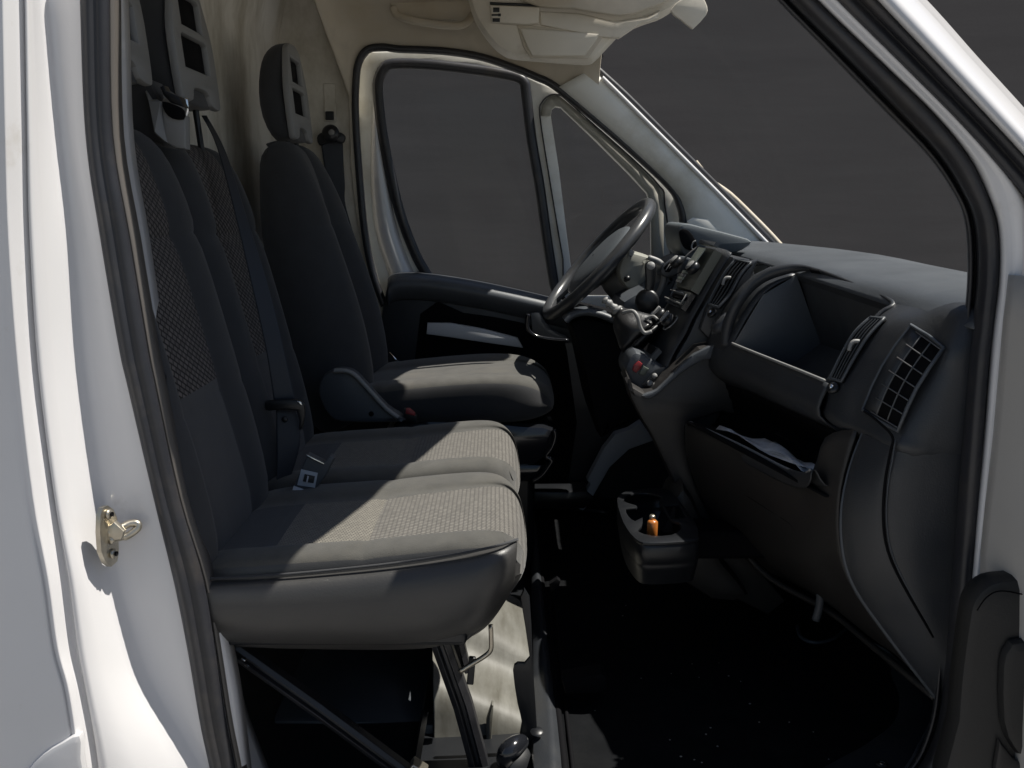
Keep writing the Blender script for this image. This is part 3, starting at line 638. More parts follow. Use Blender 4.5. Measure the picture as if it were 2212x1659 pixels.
def headrest(par, base, w_, h, up, fw, label=None):
    a = V3(0, 1, 0)
    def outl(w0, w1, hh):
        q = [(-w0/2, .012), (-w0/2 - .004, hh*.25), (-w0/2, hh*.55), (-w1/2, hh*.84), (-w1/2 + .028, hh*.97), (0, hh), (w1/2 - .028, hh*.97), (w1/2, hh*.84), (w0/2, hh*.55), (w0/2 + .004, hh*.25), (w0/2, .012), (w0/2 - .012, 0), (w0/4, .006), (w0/6, .03), (-w0/6, .03), (-w0/4, .006), (-w0/2 + .012, 0)]
        return [tuple(p)[:2] for p in smooth_path([(x, y, 0) for x, y in q], 3, True)]
    def slot(c, hh, ww):
        q = [(-ww/2, c - hh/2), (-ww/2, c + hh*.42), (-ww/2 + .012, c + hh/2), (ww/2 - .012, c + hh/2), (ww/2, c + hh*.42), (ww/2, c - hh/2)]
        return q
    sl_ = [slot(h*.40, h*.25, w_*.66), slot(h*.72, h*.24, w_*.54)]
    f = plate('headrest_frame', outl(w_, w_*.72, h), sl_, greyp, par, .018, .006, frame=(base + fw*.026, a, up), label=label)
    rr = []
    for s, ws, t0, t1 in ((.0, .90, -.006, .036), (.03, 1.0, -.010, .048), (.25, 1.03, .0, .058), (.5, 1.0, .0, .058), (.72, .88, .0, .052), (.88, .72, .0, .042), (.97, .50, -.004, .030), (1.01, .26, -.010, .020)):
        hw = w_ * ws / 2
        q = [(-hw*.8, 0), (-hw*.94, .05), (-hw, .25), (-hw, .5), (-hw*.98, .75), (-hw*.86, .95), (-hw*.5, 1), (0, 1)]
        q = q + [(-x, y) for x, y in reversed(q[:-1])]; q = q + [(0, 0)]
        rr.append([base + up*(s*h) + a*x + fw*(.018 - t0 - (t1 + t0*0) * y*1.25) for x, y in q])
    b = grid('headrest_pad', rr, fabric, f, closed=True, caps=True, sub=1)
    for c_, hh_, ww_ in ((h*.40, h*.25, w_*.66), (h*.72, h*.24, w_*.54)):
        plate('slot_recess', slot(c_, hh_*1.02, ww_*1.02), [], pit, f, .004, .001, frame=(base + fw*.0205, a, up))
    for s in (-1, 1):
        tube('headrest_post', [base + a*s*.055 + up*.03, base + a*s*.055 - up*.03, base + a*s*.055 - up*.09], .0065, chrome if False else blackp, f)
    return f
def cushion(name, par, y0, y1, st, mats, pr, vside=False, sub=2, front_pat=True, flat=0):
    R_ = []; info = []
    a, b = pr
    for X, zb, zt, ins, tk in st:
        A, B = y0 + ins, y1 - ins; wd = B - A
        top = [(A + .0, zb + .030*tk), (A + .0, zt - .030), (A + .004, zt - .004), (A + .018, zt + .006), (A + .05, zt + .012), (a - .004, zt + .006), (a + .004, zt - .003),
               (lerp(a, b, .5), zt + .003), (b - .004, zt - .003), (b + .004, zt + .006), (B - .05, zt + .012), (B - .018, zt + .006), (B - .004, zt - .004), (B, zt - .030), (B, zb + .03*tk)]
        bot = [(B - .03, zb), (B - .08, zb - .0)] + [(lerp(B, A, k), zb) for k in (.25, .35, .45, .5, .55, .6, .65, .7, .75, .8, .85)] + [(A + .08, zb), (A + .03, zb)]
        m = len(top); bot = bot[:m]
        kk = max(0, (X - (st[-1][0] - .22)) / .22) ** 1.5; yc_ = (y0 + y1) / 2; hw_ = (y1 - y0) / 2
        sh = [0] * len(top)
        pts_ = []
        for q, (y, z) in enumerate(top + bot):
            if 5 <= q <= 8:                      # the insert fans out toward the front edge
                y = lerp(y, lerp(y, (y0 if q <= 6 else y1), .35), kk)
            pts_.append(V3(X - .032 * kk * abs((y - yc_) / hw_) ** 2.2, y, z))
        R_.append(pts_); info.append(X)
    xs0 = st[1][0]
    def mf(i, j):
        if i == -1: return 0
        if i == -2: return 1
        if j <= 1 or (j == 29): return 3 if vside else 0
        if 6 <= j <= 7:
            X = (info[i] + info[i+1]) / 2
            return 2 if X < -.385 else (4 if (X < -.226 and len(mats) > 4) else 1)
        if 5 <= j <= 8: return 0
        return 0
    return grid(name, R_, mats, par, matf=mf, closed=True, caps=True, sub=sub)

be = thing('passenger_bench', 'two-place bench nearest the open door, grey woven cushions half in sunlight', 'bench seat', V3(-.2, .5, 0))
br1, fr1 = backrest('backrest', be, .04, .50, (-.455, .41), (-.625, 1.10), .12, .024, (-.62, .42), TAB, [fabric, patternb, fabricm], seams=(.38, .75))
br2, fr2 = backrest('backrest', be, .505, .945, (-.455, .41), (-.625, 1.09), .12, .020, (-.50, .55), TAB, [fabric, patternb, fabricm], seams=(.36, .75))
for o in (br1, br2): pass
headrest(be, V3(-.650, .29, 1.155), .25, .245, up_n, fw_n, label='headrest nearest the door, cut off by the frame')
headrest(be, V3(-.655, .72, 1.150), .25, .250, up_n, fw_n, label='headrest of the middle place')
STN = [(-.50, .33, .395, .02, 1), (-.47, .325, .418, .006, 1), (-.40, .322, .426, 0, 1), (-.393, .322, .424, 0, 1), (-.386, .322, .427, 0, 1), (-.30, .318, .432, 0, 1), (-.236, .317, .4375, 0, 1), (-.226, .316, .434, 0, 1), (-.216, .316, .439, 0, 1), (-.10, .318, .450, 0, 1), (-.03, .326, .455, .004, 1), (.005, .345, .447, .018, .9), (.022, .362, .425, .040, .8), (.028, .375, .405, .062, .6)]
STNs = [(x, zb, zt, i, t) for x, zb, zt, i, t in STN]
cushion('seat_cushion', be, .065, .50, STNs, [fabricl, pattern, fabric, seatp, patternc], (.118, .395), vside=True)
STF = [(x - .008, zb + .004, zt + .006, i, t) for x, zb, zt, i, t in STN]
cushion('seat_cushion', be, .497, .94, STF, [fabricl, pattern, fabric, seatp, patternc], (.575, .85))
# moulded side shell hanging below the near cushion and its piping
rows = []
edge = [(438, 1252), (560, 1246), (700, 1234), (850, 1218), (1000, 1196), (1080, 1178), (1118, 1166)]
low = [(462, 1392), (570, 1398), (700, 1401), (850, 1402), (950, 1394), (1045, 1358), (1112, 1262)]
A = smooth_path([(*p, 0) for p in edge], 4); B = smooth_path([(*p, 0) for p in low], 4)
for k, (a, b) in enumerate(zip(A, B)):
    t_ = k / (len(A) - 1); e = .05 * max(0, (t_ - .72) / .28) ** 2
    rows.append([P(a.x, a.y - 1, .088 + e)] + [P(lerp(a.x, b.x, t), lerp(a.y, b.y, t), y + e) for t, y in ((.03, .068), (.10, .054), (.22, .044), (.5, .040), (.75, .050), (.93, .075), (1, .11))] + [P(b.x, b.y, .2)])
grid('side_shell', rows, seatp, be, solid=.003, sub=1, label='smooth grey vinyl side of the near cushion')
tube('piping', [P(a.x, a.y - 1, .060 + .05 * max(0, (k/(len(A)-1) - .72)/.28)**2) for k, a in enumerate(A[::2] if False else A)][::3], .0022, fabric, be, n=6)
panel('underside', [(480, 1380), (1040, 1360), (1000, 1392), (500, 1400)], .10, .80, blackp, be)
# frame and struts
def strut(pts, wd, th, m, par, label=None):
    rows = []
    for p, n_ in pts:
        n_ = V3(*n_).normalized()
        rows.append([p - n_*wd/2 + V3(0, -th/2, 0), p - n_*wd*.18 + V3(0, -th*.75, 0), p - n_*wd*.1 + V3(0, -th*.3, 0), p + n_*wd*.1 + V3(0, -th*.3, 0), p + n_*wd*.18 + V3(0, -th*.75, 0), p + n_*wd/2 + V3(0, -th/2, 0), p + n_*wd/2 + V3(0, th/2, 0), p - n_*wd/2 + V3(0, th/2, 0)])
    return grid('frame_strut', rows, m, par, closed=True, caps=True, wn=True, bevel=.0015, label=label)
strut([(P(508, 1400, .16), (.5, 0, .85)), (P(690, 1530, .16), (.5, 0, .85)), (P(905, 1690, .16), (.5, 0, .85))], .026, .02, barm, be, 'long diagonal strut under the bench')
strut([(P(952, 1385, .26), (.93, 0, .35)), (P(1000, 1520, .26), (.93, 0, .35)), (P(1046, 1690, .26), (.93, 0, .35))], .034, .022, barm, be, 'short front strut under the bench')
strut([(P(985, 1385, .34), (.93, 0, .2)), (P(1000, 1450, .34), (.93, 0, .2))], .03, .02, barm, be)
for (u, v) in ((526, 1424), (534, 1436)): box('strut_bolt', tuple(P(u, v, .15)), (.008, .008, .004), chrome, be, rot=(0, R(35), 0), bevel=.001)
tube('release_wire', [P(1060, 1350, .22), P(1061, 1380, .22), P(1060, 1404, .22), P(1046, 1418, .22), P(1020, 1434, .22), P(992, 1452, .22)], .0042, steel, be, sm=3)
box('wire_bracket', tuple(P(1018, 1448, .24)), (.012, .01, .05), blackp, be, rot=(0, R(5), 0), bevel=.002)
box('frame_tray', (-.28, .5, .30), (.42, .84, .03), blackp, be, bevel=.008)
for y in (.85,): box('frame_leg', (-.30, y, .15), (.05, .04, .30), barm, be, bevel=.004)
panel('end_cap', [(925, 1555), (945, 1540)] + [(960, 1552), (962, 1566), (920, 1568)], .44, .02, floorp, be) if False else None
box('strut_foot', tuple(P(905, 1658, .155)), (.03, .03, .012), steel, be, rot=(0, R(35), 0), bevel=.002)
# recline knob, belt outlet housing on the backrest shoulder
disc('recline_knob', P(340, 815, .09), (0, -1, 0), .015, .03, blackp, be, bevel=.008)
hs = grid('belt_outlet', [[P(u, v, y) for u, v, y in r] for r in (
    [(310, 176, .47), (327, 176, .50), (352, 190, .55), (388, 214, .60)],
    [(322, 222, .44), (335, 215, .47), (362, 212, .50), (398, 236, .53)],
    [(334, 285, .42), (346, 222, .435), (372, 240, .44), (401, 262, .47)],
    [(340, 292, .42), (355, 305, .425), (380, 318, .435), (401, 321, .46)])], [greyp], be, solid=.006, sub=0, smooth=False, label='grey belt outlet housing clipped on the backrest')
panel('belt_outlet_face', [(348, 222), (357, 221), (372, 240), (400, 250), (401, 322), (380, 320), (357, 307)], .425, .03, greyp, hs, bevel=.004)
panel('outlet_slot', [(350, 219), (382, 228), (398, 240), (396, 258), (372, 256), (356, 242)], .421, .006, pit, hs, bevel=.001, sm=2)
panel('shoulder_cover', [(225, 150), (290, 160), (322, 172), (352, 228), (356, 318), (300, 300), (225, 275)], .455, .08, fabric, be, bevel=.012)
panel('belt_entry', [(345, 188), (352, 184), (358, 196), (385, 208), (398, 232), (368, 222), (352, 205)], .44, .03, blackp, hs, bevel=.002)
tube('belt_guide_wire', [P(401, 212, .60), P(404, 235, .60), P(400, 258, .60)], .004, chrome, hs)

def ribbon(name, L, Rr, Y, m, par=None, sm=5, th=.0016, **kw):
    A = smooth_path([(*p, y) for p, y in zip(L, Y)], sm); B = smooth_path([(*p, y) for p, y in zip(Rr, Y)], sm)
    rows = [[P(lerp(a.x, b.x, t), lerp(a.y, b.y, t), a.z + .004 * math.sin(t * 9) * 0 + .012 * t) for t in (0, .1, .35, .65, .9, 1)] for a, b in zip(A, B)]
    return grid(name, rows, m, par, solid=th, **kw)
sb = thing('middle_seat_belt', 'dark seat belt running down the middle backrest to its latch plate', 'seat belt', V3(-.5, .6, .45))
ribbon('webbing', [(436, 250), (468, 315), (505, 450), (540, 600), (575, 760), (592, 872)], [(446, 250), (488, 330), (533, 470), (577, 610), (612, 750), (640, 872)], [.80, .72, .64, .59, .56, .55], belt, sb)
ribbon('webbing', [(596, 885), (597, 960), (598, 1063)], [(642, 885), (648, 960), (616, 1063)], [.545, .53, .52], belt, sb, label='doubled lower webbing')
lt = panel('latch_plate', [(571, 872), (580, 866), (640, 864), (654, 872), (658, 884), (655, 918), (645, 930), (640, 888), (580, 888), (572, 882)], .53, .012, blackp, sb, bevel=.003, sm=2)
panel('latch_highlight', [(641, 866), (650, 868), (653, 876), (644, 874)], .528, .003, chrome, lt, bevel=.001)
disc('stop_button', P(615, 906, .528), (0, -1, 0), .006, .006, blackp, sb)
bk = thing('belt_buckle', 'grey belt buckle with white label lying on the crease between the bench seats', 'belt buckle', P(680, 1020, .44))
def fquad(name, px, Y, th, m, par, **kw): return panel(name, px, Y, th, m, par, **kw)
b1 = panel('buckle_body', [(664, 982), (700, 1000), (712, 985), (722, 990), (716, 1003), (702, 1030), (680, 1058), (640, 1072), (628, 1066)], .44, .025, dashl, bk, bevel=.003)
panel('label_plate', [(650, 1014), (686, 1022), (680, 1054), (642, 1048)], .437, .003, mat('pale label', (.42, .46, .52), .4), bk, bevel=.0006)
panel('label_print', [(658, 1024), (680, 1029), (677, 1044), (654, 1040)], .4345, .002, dashp, bk, bevel=.0004)
panel('label_print', [(664, 1028), (667, 1029), (664, 1043), (661, 1042)], .433, .002, paper, bk, bevel=.0004)
panel('metal_edge', [(662, 982), (700, 1001), (700, 1004), (660, 985)], .436, .004, chrome, bk, bevel=.0006)
panel('metal_edge', [(634, 1050), (656, 1058), (650, 1066), (630, 1064)], .435, .004, paper, bk, bevel=.0006)

# driver seat
ds = thing('driver_seat', 'separate dark driver seat across the cab with dappled sun on its cushion', 'seat', V3(-.2, 1.33, 0))
TD = [(-.06, .86, .8, -.05, .1), (-.03, .93, .95, -.012, .4), (.05, 1, 1, 0, .9), (.2, 1.03, 1.1, 0, 1.15), (.325, 1.03, 1.1, 0, 1.2), (.45, 1.01, 1.05, 0, 1.1), (.58, .96, 1, 0, .9), (.66, .92, .95, 0, .8), (.67, .92, .95, -.005, .8), (.68, .91, .95, 0, .8), (.80, .84, .85, 0, .55),
      (.90, .74, .75, -.004, .35), (.96, .66, .68, -.012, .2), (.99, .56, .5, -.03, .1), (1.0, .46, .3, -.045, 0)]
backrest('backrest', ds, 1.12, 1.62, (-.388, .44), (-.550, 1.13), .14, .055, (-.30, .30), TD, [fabric, fabricm, fabric], seams=(.5, .67))
up_d = V3(-.15, 0, .69).normalized()
up_h = V3(-.09, 0, 1).normalized()
headrest(ds, V3(-.578, 1.345, 1.118), .235, .245, up_h, V3(up_h.z, 0, -up_h.x))
STD = [(-.42, .42, .475, .03, 1), (-.38, .41, .492, .01, 1), (-.33, .405, .500, 0, 1), (-.325, .405, .497, 0, 1), (-.318, .405, .500, 0, 1), (-.20, .40, .512, 0, 1), (-.08, .40, .522, 0, 1), (.02, .405, .520, .0, 1), (.07, .41, .508, .012, 1), (.105, .42, .487, .035, .9), (.118, .43, .46, .06, .7)]
cushion('seat_cushion', ds, 1.12, 1.58, STD, [fabricl, fabricl, fabricl, fabric], (1.24, 1.46), vside=True)
sd = grid('cushion_skirt', [[V3(x, y, z) for x, z in ((-.42, .46), (-.30, .47), (-.10, .475), (.04, .47), (.10, .45))] for y, z in ((1.125, 0), (1.105, 0))] , fabric, ds) if False else None
# side armrest hinge shell
A = [P(u, v, 1.06) for u, v in [(692, 860), (690, 835), (700, 812), (722, 799), (745, 798), (768, 808), (800, 842), (835, 880), (862, 900), (862, 910), (740, 912), (712, 895)]]
panel('hinge_cover', [(690, 860), (688, 835), (698, 812), (722, 799), (745, 798), (768, 808), (800, 842), (835, 880), (866, 900), (866, 912), (740, 912), (708, 895)], 1.02, .05, dashl, ds, bevel=.010, sm=3, label='round blue-grey hinge cover beside the driver seat')
sweep('hinge_rim', [P(u, v, 1.012) for u, v in [(722, 801), (746, 801), (768, 812), (800, 846), (835, 884), (860, 902)]], [(-.003, -.006), (-.006, 0), (-.003, .006), (.01, .004)], greyp, ds)
disc('hinge_bolt', P(802, 894, 1.015), (0, -1, 0), .006, .006, pit, ds)
panel('buckle_stalk', [(870, 905), (872, 884), (884, 884), (900, 900), (900, 915)], 1.03, .02, blackp, ds, bevel=.003)
panel('buckle_button', [(876, 894), (877, 884), (884, 884), (895, 893), (896, 899)], 1.025, .02, red, ds, bevel=.002, label='red belt buckle button')
# seat pedestal
panel('pedestal_shell', [(860, 905), (1120, 918), (1196, 928), (1190, 975), (1165, 1000), (1120, 1010), (860, 1010)], 1.14, .34, gloss, ds, bevel=.02, sm=2)
panel('pedestal_step', [(860, 1000), (1150, 1003), (1180, 1008), (1172, 1024), (1140, 1042), (860, 1050)], 1.16, .32, gloss, ds, bevel=.012, sm=2)
tube('adjuster_bar', [P(1196, 928, 1.14), P(1200, 940, 1.14), P(1193, 965, 1.14), P(1180, 985, 1.14), P(1192, 994, 1.14), P(1185, 1008, 1.14), P(1170, 1028, 1.14), P(1150, 1040, 1.14)], .007, gloss, ds)
box('pedestal', (-.15, 1.36, .17), (.42, .36, .34), blackp, ds, bevel=.02)
grid('recline_rail', [[P(838, 762, 1.6), P(866, 792, 1.6)], [P(842, 760, 1.6), P(870, 790, 1.6)]], chrome, ds, solid=.002)

db = thing('driver_seat_belt', 'black driver belt hanging from its round anchor on the far pillar', 'seat belt', V3(-.55, 1.76, 1.0))
ribbon('webbing', [(692, 305), (700, 360), (704, 420), (712, 480), (735, 560)], [(740, 300), (742, 350), (745, 400), (747, 445), (775, 540)], [1.76, 1.76, 1.76, 1.76, 1.74], belt, db)
panel('belt_guide', [(684, 298), (690, 288), (704, 284), (728, 284), (742, 290), (745, 300), (738, 310), (722, 306), (706, 308), (690, 314)], 1.74, .02, blackp, db, bevel=.004, sm=2)
an = disc('anchor_cover', P(714, 288, 1.735), (0, -1, .2), .026, .022, blackp, db, bevel=.008)
disc('anchor_bolt', P(716, 286, 1.722), (0, -1, .2), .009, .006, greyp, an)
# ------------------------------------------------------------------ dashboard
da = thing('dashboard', 'dark moulded dashboard with open storage bins, vents and centre stack', 'dashboard', V3(.6, .9, .5))
def W(u, v, Y): q = P(u, v, Y); return (q.x, q.z)
def prof(Y):
    wb = wsb(Y)
    tab = {  # crest, bin top edge, face bulge, lip, roll, recess, back, shelf lip, glove, bottom
     .04: [(.70, .815), (.655, .785), (.612, .745), (.572, .655), (.558, .605), (.60, .575), (.60, .50), (.55, .49), (.56, .38), (.60, .27)],
     .17: [(.68, .820), (.640, .790), (.592, .752), (.545, .655), (.530, .607), (.59, .575), (.60, .50), (.52, .49), (.53, .38), (.58, .27)],
     .28: [(.665, .822), (.630, .792), (.572, .758), (.522, .668), (.510, .612), (.58, .570), (.60, .49), (.484, .495), (.50, .38), (.57, .28)],
     .66: [(.62, .838), (.575, .818), (.510, .778), (.453, .676), (.440, .616), (.50, .575), (.55, .49), (.362, .515), (.41, .36), (.50, .27)],
     .80: [(.60, .845), (.56, .825), (.495, .785), (.435, .69), (.42, .62), (.45, .58), (.46, .50), (.40, .44), (.40, .33), (.46, .20)],
     1.08: [(.60, .845), (.56, .83), (.50, .79), (.45, .70), (.44, .63), (.46, .58), (.48, .50), (.46, .44), (.46, .33), (.50, .20)],
     1.72: [(.62, .84), (.56, .82), (.50, .78), (.45, .70), (.44, .63), (.46, .58), (.48, .50), (.50, .44), (.50, .33), (.55, .20)]}
    ks = sorted(tab)
    lo_ = max([k for k in ks if k <= Y + 1e-9], default=ks[0]); hi_ = min([k for k in ks if k >= Y - 1e-9], default=ks[-1])
    t = 0 if hi_ == lo_ else (Y - lo_) / (hi_ - lo_)
    p = [(lerp(a[0], b[0], t), lerp(a[1], b[1], t)) for a, b in zip(tab[lo_], tab[hi_])]
    return [wb, (lerp(wb[0], p[0][0], .5), max(wb[1], p[0][1]) + .006)] + p
def skin(name, ys, i0, i1, m, sub=2, extra=None, **kw):
    rows = []
    for y in ys:
        q = prof(y)[i0:i1+1]; rows.append([V3(x, y, z) for x, z in q])
    rows = [smooth_path(r, 4) for r in rows]
    return grid(name, rows, m, da, solid=.004, soff=0, **kw)
Yall = [.035, .06, .09, .13, .17, .22, .28, .40, .53, .66, .73, .80, .94, 1.08, 1.3, 1.5, 1.74]
skin('top_pad', Yall, 0, 3, dashl, label='top pad with sky reflection put into its slate grey')  # paler than the dash face: sky reflection put into the colour
FE = [
 [(1940, 655, .275), (1897, 688, .272), (1856, 735, .272), (1822, 790, .272), (1794, 828, .272), (1785, 868, .27), (1778, 893, .27), (1790, 905, .29)],
 [(1978, 662, .22), (1926, 692, .216), (1889, 738, .216), (1856, 790, .216), (1828, 836, .216), (1815, 883, .215), (1808, 915, .215), (1815, 925, .24)],
 [(2014, 668, .17), (1974, 702, .166), (1938, 750, .166), (1905, 802, .166), (1876, 868, .166), (1866, 903, .165), (1860, 932, .16), (1866, 945, .18)],
 [(2054, 672, .10), (2041, 748, .066), (2022, 795, .066), (1996, 845, .066), (1960, 905, .066), (1945, 940, .064), (1938, 965, .06), (1938, 985, .07)],
 [(2092, 672, .07), (2084, 745, .050), (2078, 800, .048), (2070, 860, .048), (2052, 920, .048), (2042, 960, .05), (2040, 985, .055), (2040, 1005, .07)],
 [(2120, 672, .06), (2120, 745, .050), (2116, 800, .048), (2112, 860, .048), (2106, 920, .048), (2100, 960, .05), (2100, 985, .055), (2100, 1005, .07)]]
rows = [[V3(prof(c[0][2])[2][0], c[0][2], prof(c[0][2])[2][1] - .002)] + [P(*q) for q in c] for c in FE]
rows = [smooth_path(r, 3) for r in rows]; rows = [list(x) for x in zip(*[smooth_path(c, 3) for c in zip(*rows)])]
grid('face_end', rows, dashp, da, solid=.003, label='curved dash end around the vent and grille')
skin('face_centre', [.668, .70, .74, .78, .81], 3, 6, dashp)
skin('lower_roll', [.262, .272, .28, .34, .40, .53, .60, .66, .70, .80], 5, 7, dashp)
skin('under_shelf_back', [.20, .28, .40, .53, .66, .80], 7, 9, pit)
# bin (open pocket)
rows = []
for y in (.272, .28, .40, .53, .66, .668):
    p = prof(y); T_, L_ = p[3], p[5]
    rows.append([V3(T_[0] - .001, y, T_[1] + .001), V3(T_[0] + .012, y, T_[1] - .014), V3(lerp(T_[0], .70, .45), y, .678), V3(T_[0] + .0, y, .634), V3(L_[0] + .028, y, L_[1] - .028), V3(L_[0] + .010, y, L_[1] - .004), V3(L_[0] - .001, y, L_[1])])
bn = grid('storage_bin', rows, dashp, da, smooth=False, solid=.002, label='open storage bin in the dash top')
for y in (.275, .665):
    p = prof(y); T_, L_ = p[3], p[5]
    pts = [(T_[0], T_[1]), (lerp(T_[0], .70, .45), .678), (T_[0], .634), (L_[0] + .028, L_[1] - .028), (L_[0], L_[1]), (p[4][0], p[4][1])]
    plate('bin_wall', pts, [], dashl if y > .5 else dashp, bn, .004, .0005, frame=((0, y, 0), (1, 0, 0), (0, 0, 1)))
tube('bin_lip', [V3(prof(y)[5][0] - .002, y, prof(y)[5][1] + .002) for y in (.275, .36, .47, .58, .665)], .003, greyp, bn, n=8)
# hood over the bin with a long slot
tube('bin_hood', [P(1568, 748, .70), P(1572, 706, .70), P(1592, 655, .69), P(1628, 612, .69), P(1672, 588, .68), P(1722, 579, .655), P(1765, 584, .60), P(1850, 616, .44), P(1928, 653, .29), P(1903, 676, .276), P(1868, 714, .274), P(1838, 755, .274), P(1812, 798, .274), P(1792, 836, .274)], lambda t: .012 if t < .33 else lerp(.012, .0045, min(1, (t - .33) / .12)), dashp, bn, n=12)
panel('top_slot', [(1750, 584), (1762, 582), (1956, 650), (1950, 657), (1930, 655)], .30, .004, pit, bn) if False else None
def on_top(u, v, Y, lift=.003): return P(u, v, Y) + V3(0, 0, lift)
grid('top_slot', [[P(1748, 582, .60), P(1775, 583, .585), P(1862, 612, .44), P(1962, 648, .27)], [P(1752, 588, .595), P(1778, 592, .575), P(1865, 624, .43), P(1940, 653, .28)]], pit, bn, solid=.004)
sweep('top_pad_seam', [P(u, v, y) for u, v, y in [(1575, 560, .95), (1612, 572, .92), (1680, 569, .84), (1755, 568, .75), (1850, 588, .62), (1950, 620, .48), (2040, 640, .36)]], [(-.002, -.0015), (-.004, 0), (-.002, .0015)], pit, da)
# vents on the rolls: curved frames with fins
def vent(Lp, Rp, nf, label, knob, thumb):
    """Lp, Rp : left and right edges from top to bottom as (u, v, Y)"""
    v_ = thing.__call__ if False else None
    A = smooth_path(Lp, 4); B = smooth_path(Rp, 4)
    w_ = lambda q, l=0: P(q.x, q.y, q.z) + V3(-.7, -.15, .7).normalized() * l
    base = grid('vent', [[w_(a, .001), w_(b, .001)] for a, b in zip(A, B)], pit, da, solid=.003, label=label)
    for k in range(nf):
        t = (k + .5) / nf
        pts = [w_(a.lerp(b, t), .005) for a, b in zip(A, B)]
        tube('fin', pts, .0016, dashp, base, n=5, sm=1)
    tube('vent_rim', [w_(a, .005) for a in A] + [w_(b, .005) for b in reversed(B)], .0026, dashl, base, n=6, closed=True, sm=1)
    k = P(*knob); tube('vent_tab', [k + V3(.006, 0, .008), k + V3(-.003, 0, .008), k + V3(-.008, 0, .002), k + V3(-.010, 0, -.007)], .0034, greyp, base)
    q = P(*thumb); disc('vent_wheel', q, (-.6, -.4, .6), .011, .010, blackp, base, bevel=.003)
    disc('vent_wheel_mark', q + V3(-.006, -.006, .004), (-.6, -.4, .6), .004, .004, chrome, base, n=10)
vent([(1884, 690, .262), (1850, 722, .262), (1820, 772, .262), (1796, 822, .262)], [(1915, 692, .225), (1880, 730, .222), (1848, 780, .222), (1822, 828, .222)], 5, 'passenger air vent near the door', (1848, 748, .235), (1800, 838, .235))
vent([(1592, 565, .79), (1570, 590, .79), (1548, 628, .79), (1533, 660, .79)], [(1626, 571, .72), (1603, 598, .72), (1580, 640, .72), (1556, 667, .72)], 5, 'central air vent beside the bin', (1572, 608, .75), (1538, 676, .76))
box('vent_side_roll', tuple(P(1560, 700, .72)), (.03, .04, .05), dashp, da, rot=(0, R(40), 0), bevel=.012)
# grille in the end face : 3 x 6 openings
gl_tl, gl_tr, gl_bl, gl_br = (1972, 711, .165), (2037, 757, .06), (1873, 884, .165), (1944, 926, .06)
def gq(s, t, lift=0):   # s across, t down ; slightly bowed
    a = V3(*gl_tl).lerp(V3(*gl_tr), s); b = V3(*gl_bl).lerp(V3(*gl_br), s); q = a.lerp(b, t)
    bow = math.sin(t * math.pi) * 9
    return P(q.x - bow * 1.0, q.y - bow * .3, q.z) + V3(-.75, -.35, .35).normalized() * lift
gr = grid('side_grille', [[gq(s, t, .002) for s in (0, .33, .66, 1)] for t in [k/8 for k in range(9)]], pit, da, solid=.004, label='side grille of square openings at the dash end')
grid('grille_blank', [[gq(s, t, .004) for s in (-.02, .15, .34)] for t in [k/8 for k in range(9)]], dashp, gr, solid=.002)
for k in range(7): tube('grille_bar', [gq(s, k/6, .0058) for s in (.18, .4, .6, .8, 1)], .0011, lip_, gr, n=6, sm=1)
for s in (.36, .68): tube('grille_bar', [gq(s, t, .0055) for t in [k/8 for k in range(9)]], .0012, lip_, gr, n=6, sm=1)
tube('grille_rim', [gq(s, t, .005) for s, t in [(-.04, -.03), (-.05, .25), (-.05, .5), (-.05, .75), (-.04, 1.03), (.5, 1.04), (1.04, 1.03), (1.05, .75), (1.05, .5), (1.05, .25), (1.04, -.03), (.5, -.04)]], .003, dashl, gr, closed=True, n=6, sm=1)
tube('grille_slot', [P(u, v, .185) for u, v in [(1962, 712), (1938, 745), (1905, 795), (1880, 840), (1862, 880)]], .005, pit, gr)
tube('grille_ridge', [P(u, v, .195) for u, v in [(1952, 708), (1925, 745), (1893, 795), (1868, 842), (1856, 882)]], .0035, dashl, gr)

# end cap facing the door opening, knee bolster edge and glove box line
EL = [(1862, 935, .16), (1842, 985, .15), (1826, 1040, .14), (1816, 1100, .13), (1816, 1165, .125), (1826, 1225, .12), (1850, 1280, .115), (1895, 1345, .11), (1955, 1425, .10), (2022, 1510, .09)]
EM = [(1938, 965, .062), (1925, 1010, .06), (1915, 1060, .06), (1910, 1115, .06), (1912, 1170, .06), (1926, 1225, .06), (1950, 1275, .06), (1985, 1335, .06), (2020, 1400, .06), (2066, 1480, .06)]
rows = []
for a, b in zip(EL, EM):
    q = [P(a[0] + 14, a[1], a[2] + .12), P(a[0] + 2, a[1], a[2] + .012), P(*a)] + [P(lerp(a[0], b[0], t), lerp(a[1], b[1], t), lerp(a[2], b[2], t ** .7)) for t in (.15, .5, .8, 1)] + [P(lerp(b[0], 2112, t), lerp(b[1], lerp(b[1], 990 + (b[1] - 965), .5), t), .052) for t in (.3, 1)]
    rows.append(q)
rows = [list(x) for x in zip(*[smooth_path(c, 4) for c in zip(*rows)])]
grid('end_cap', rows, dashp, da, solid=.003, sub=1, label='smooth dash end panel facing the open door')
sweep('bolster_edge', [P(u + 3, v, y - .002) for u, v, y in EL],
      [(-.002, -.004), (-.004, 0), (-.002, .004), (.012, .003)], dashl, da)
tube('panel_groove', [P(u, v, .0575) for u, v in [(1866, 888), (1890, 905), (1927, 942), (1924, 975), (1912, 1040), (1908, 1120), (1918, 1190), (1950, 1262), (2016, 1376)]], .0022, pit, da, n=6)
tube('panel_groove_edge', [P(u + 4, v, .0575) for u, v in [(1929, 950), (1924, 990), (1914, 1050), (1911, 1120), (1921, 1190), (1953, 1262), (2014, 1366)]], .0013, dashl, da, n=6)

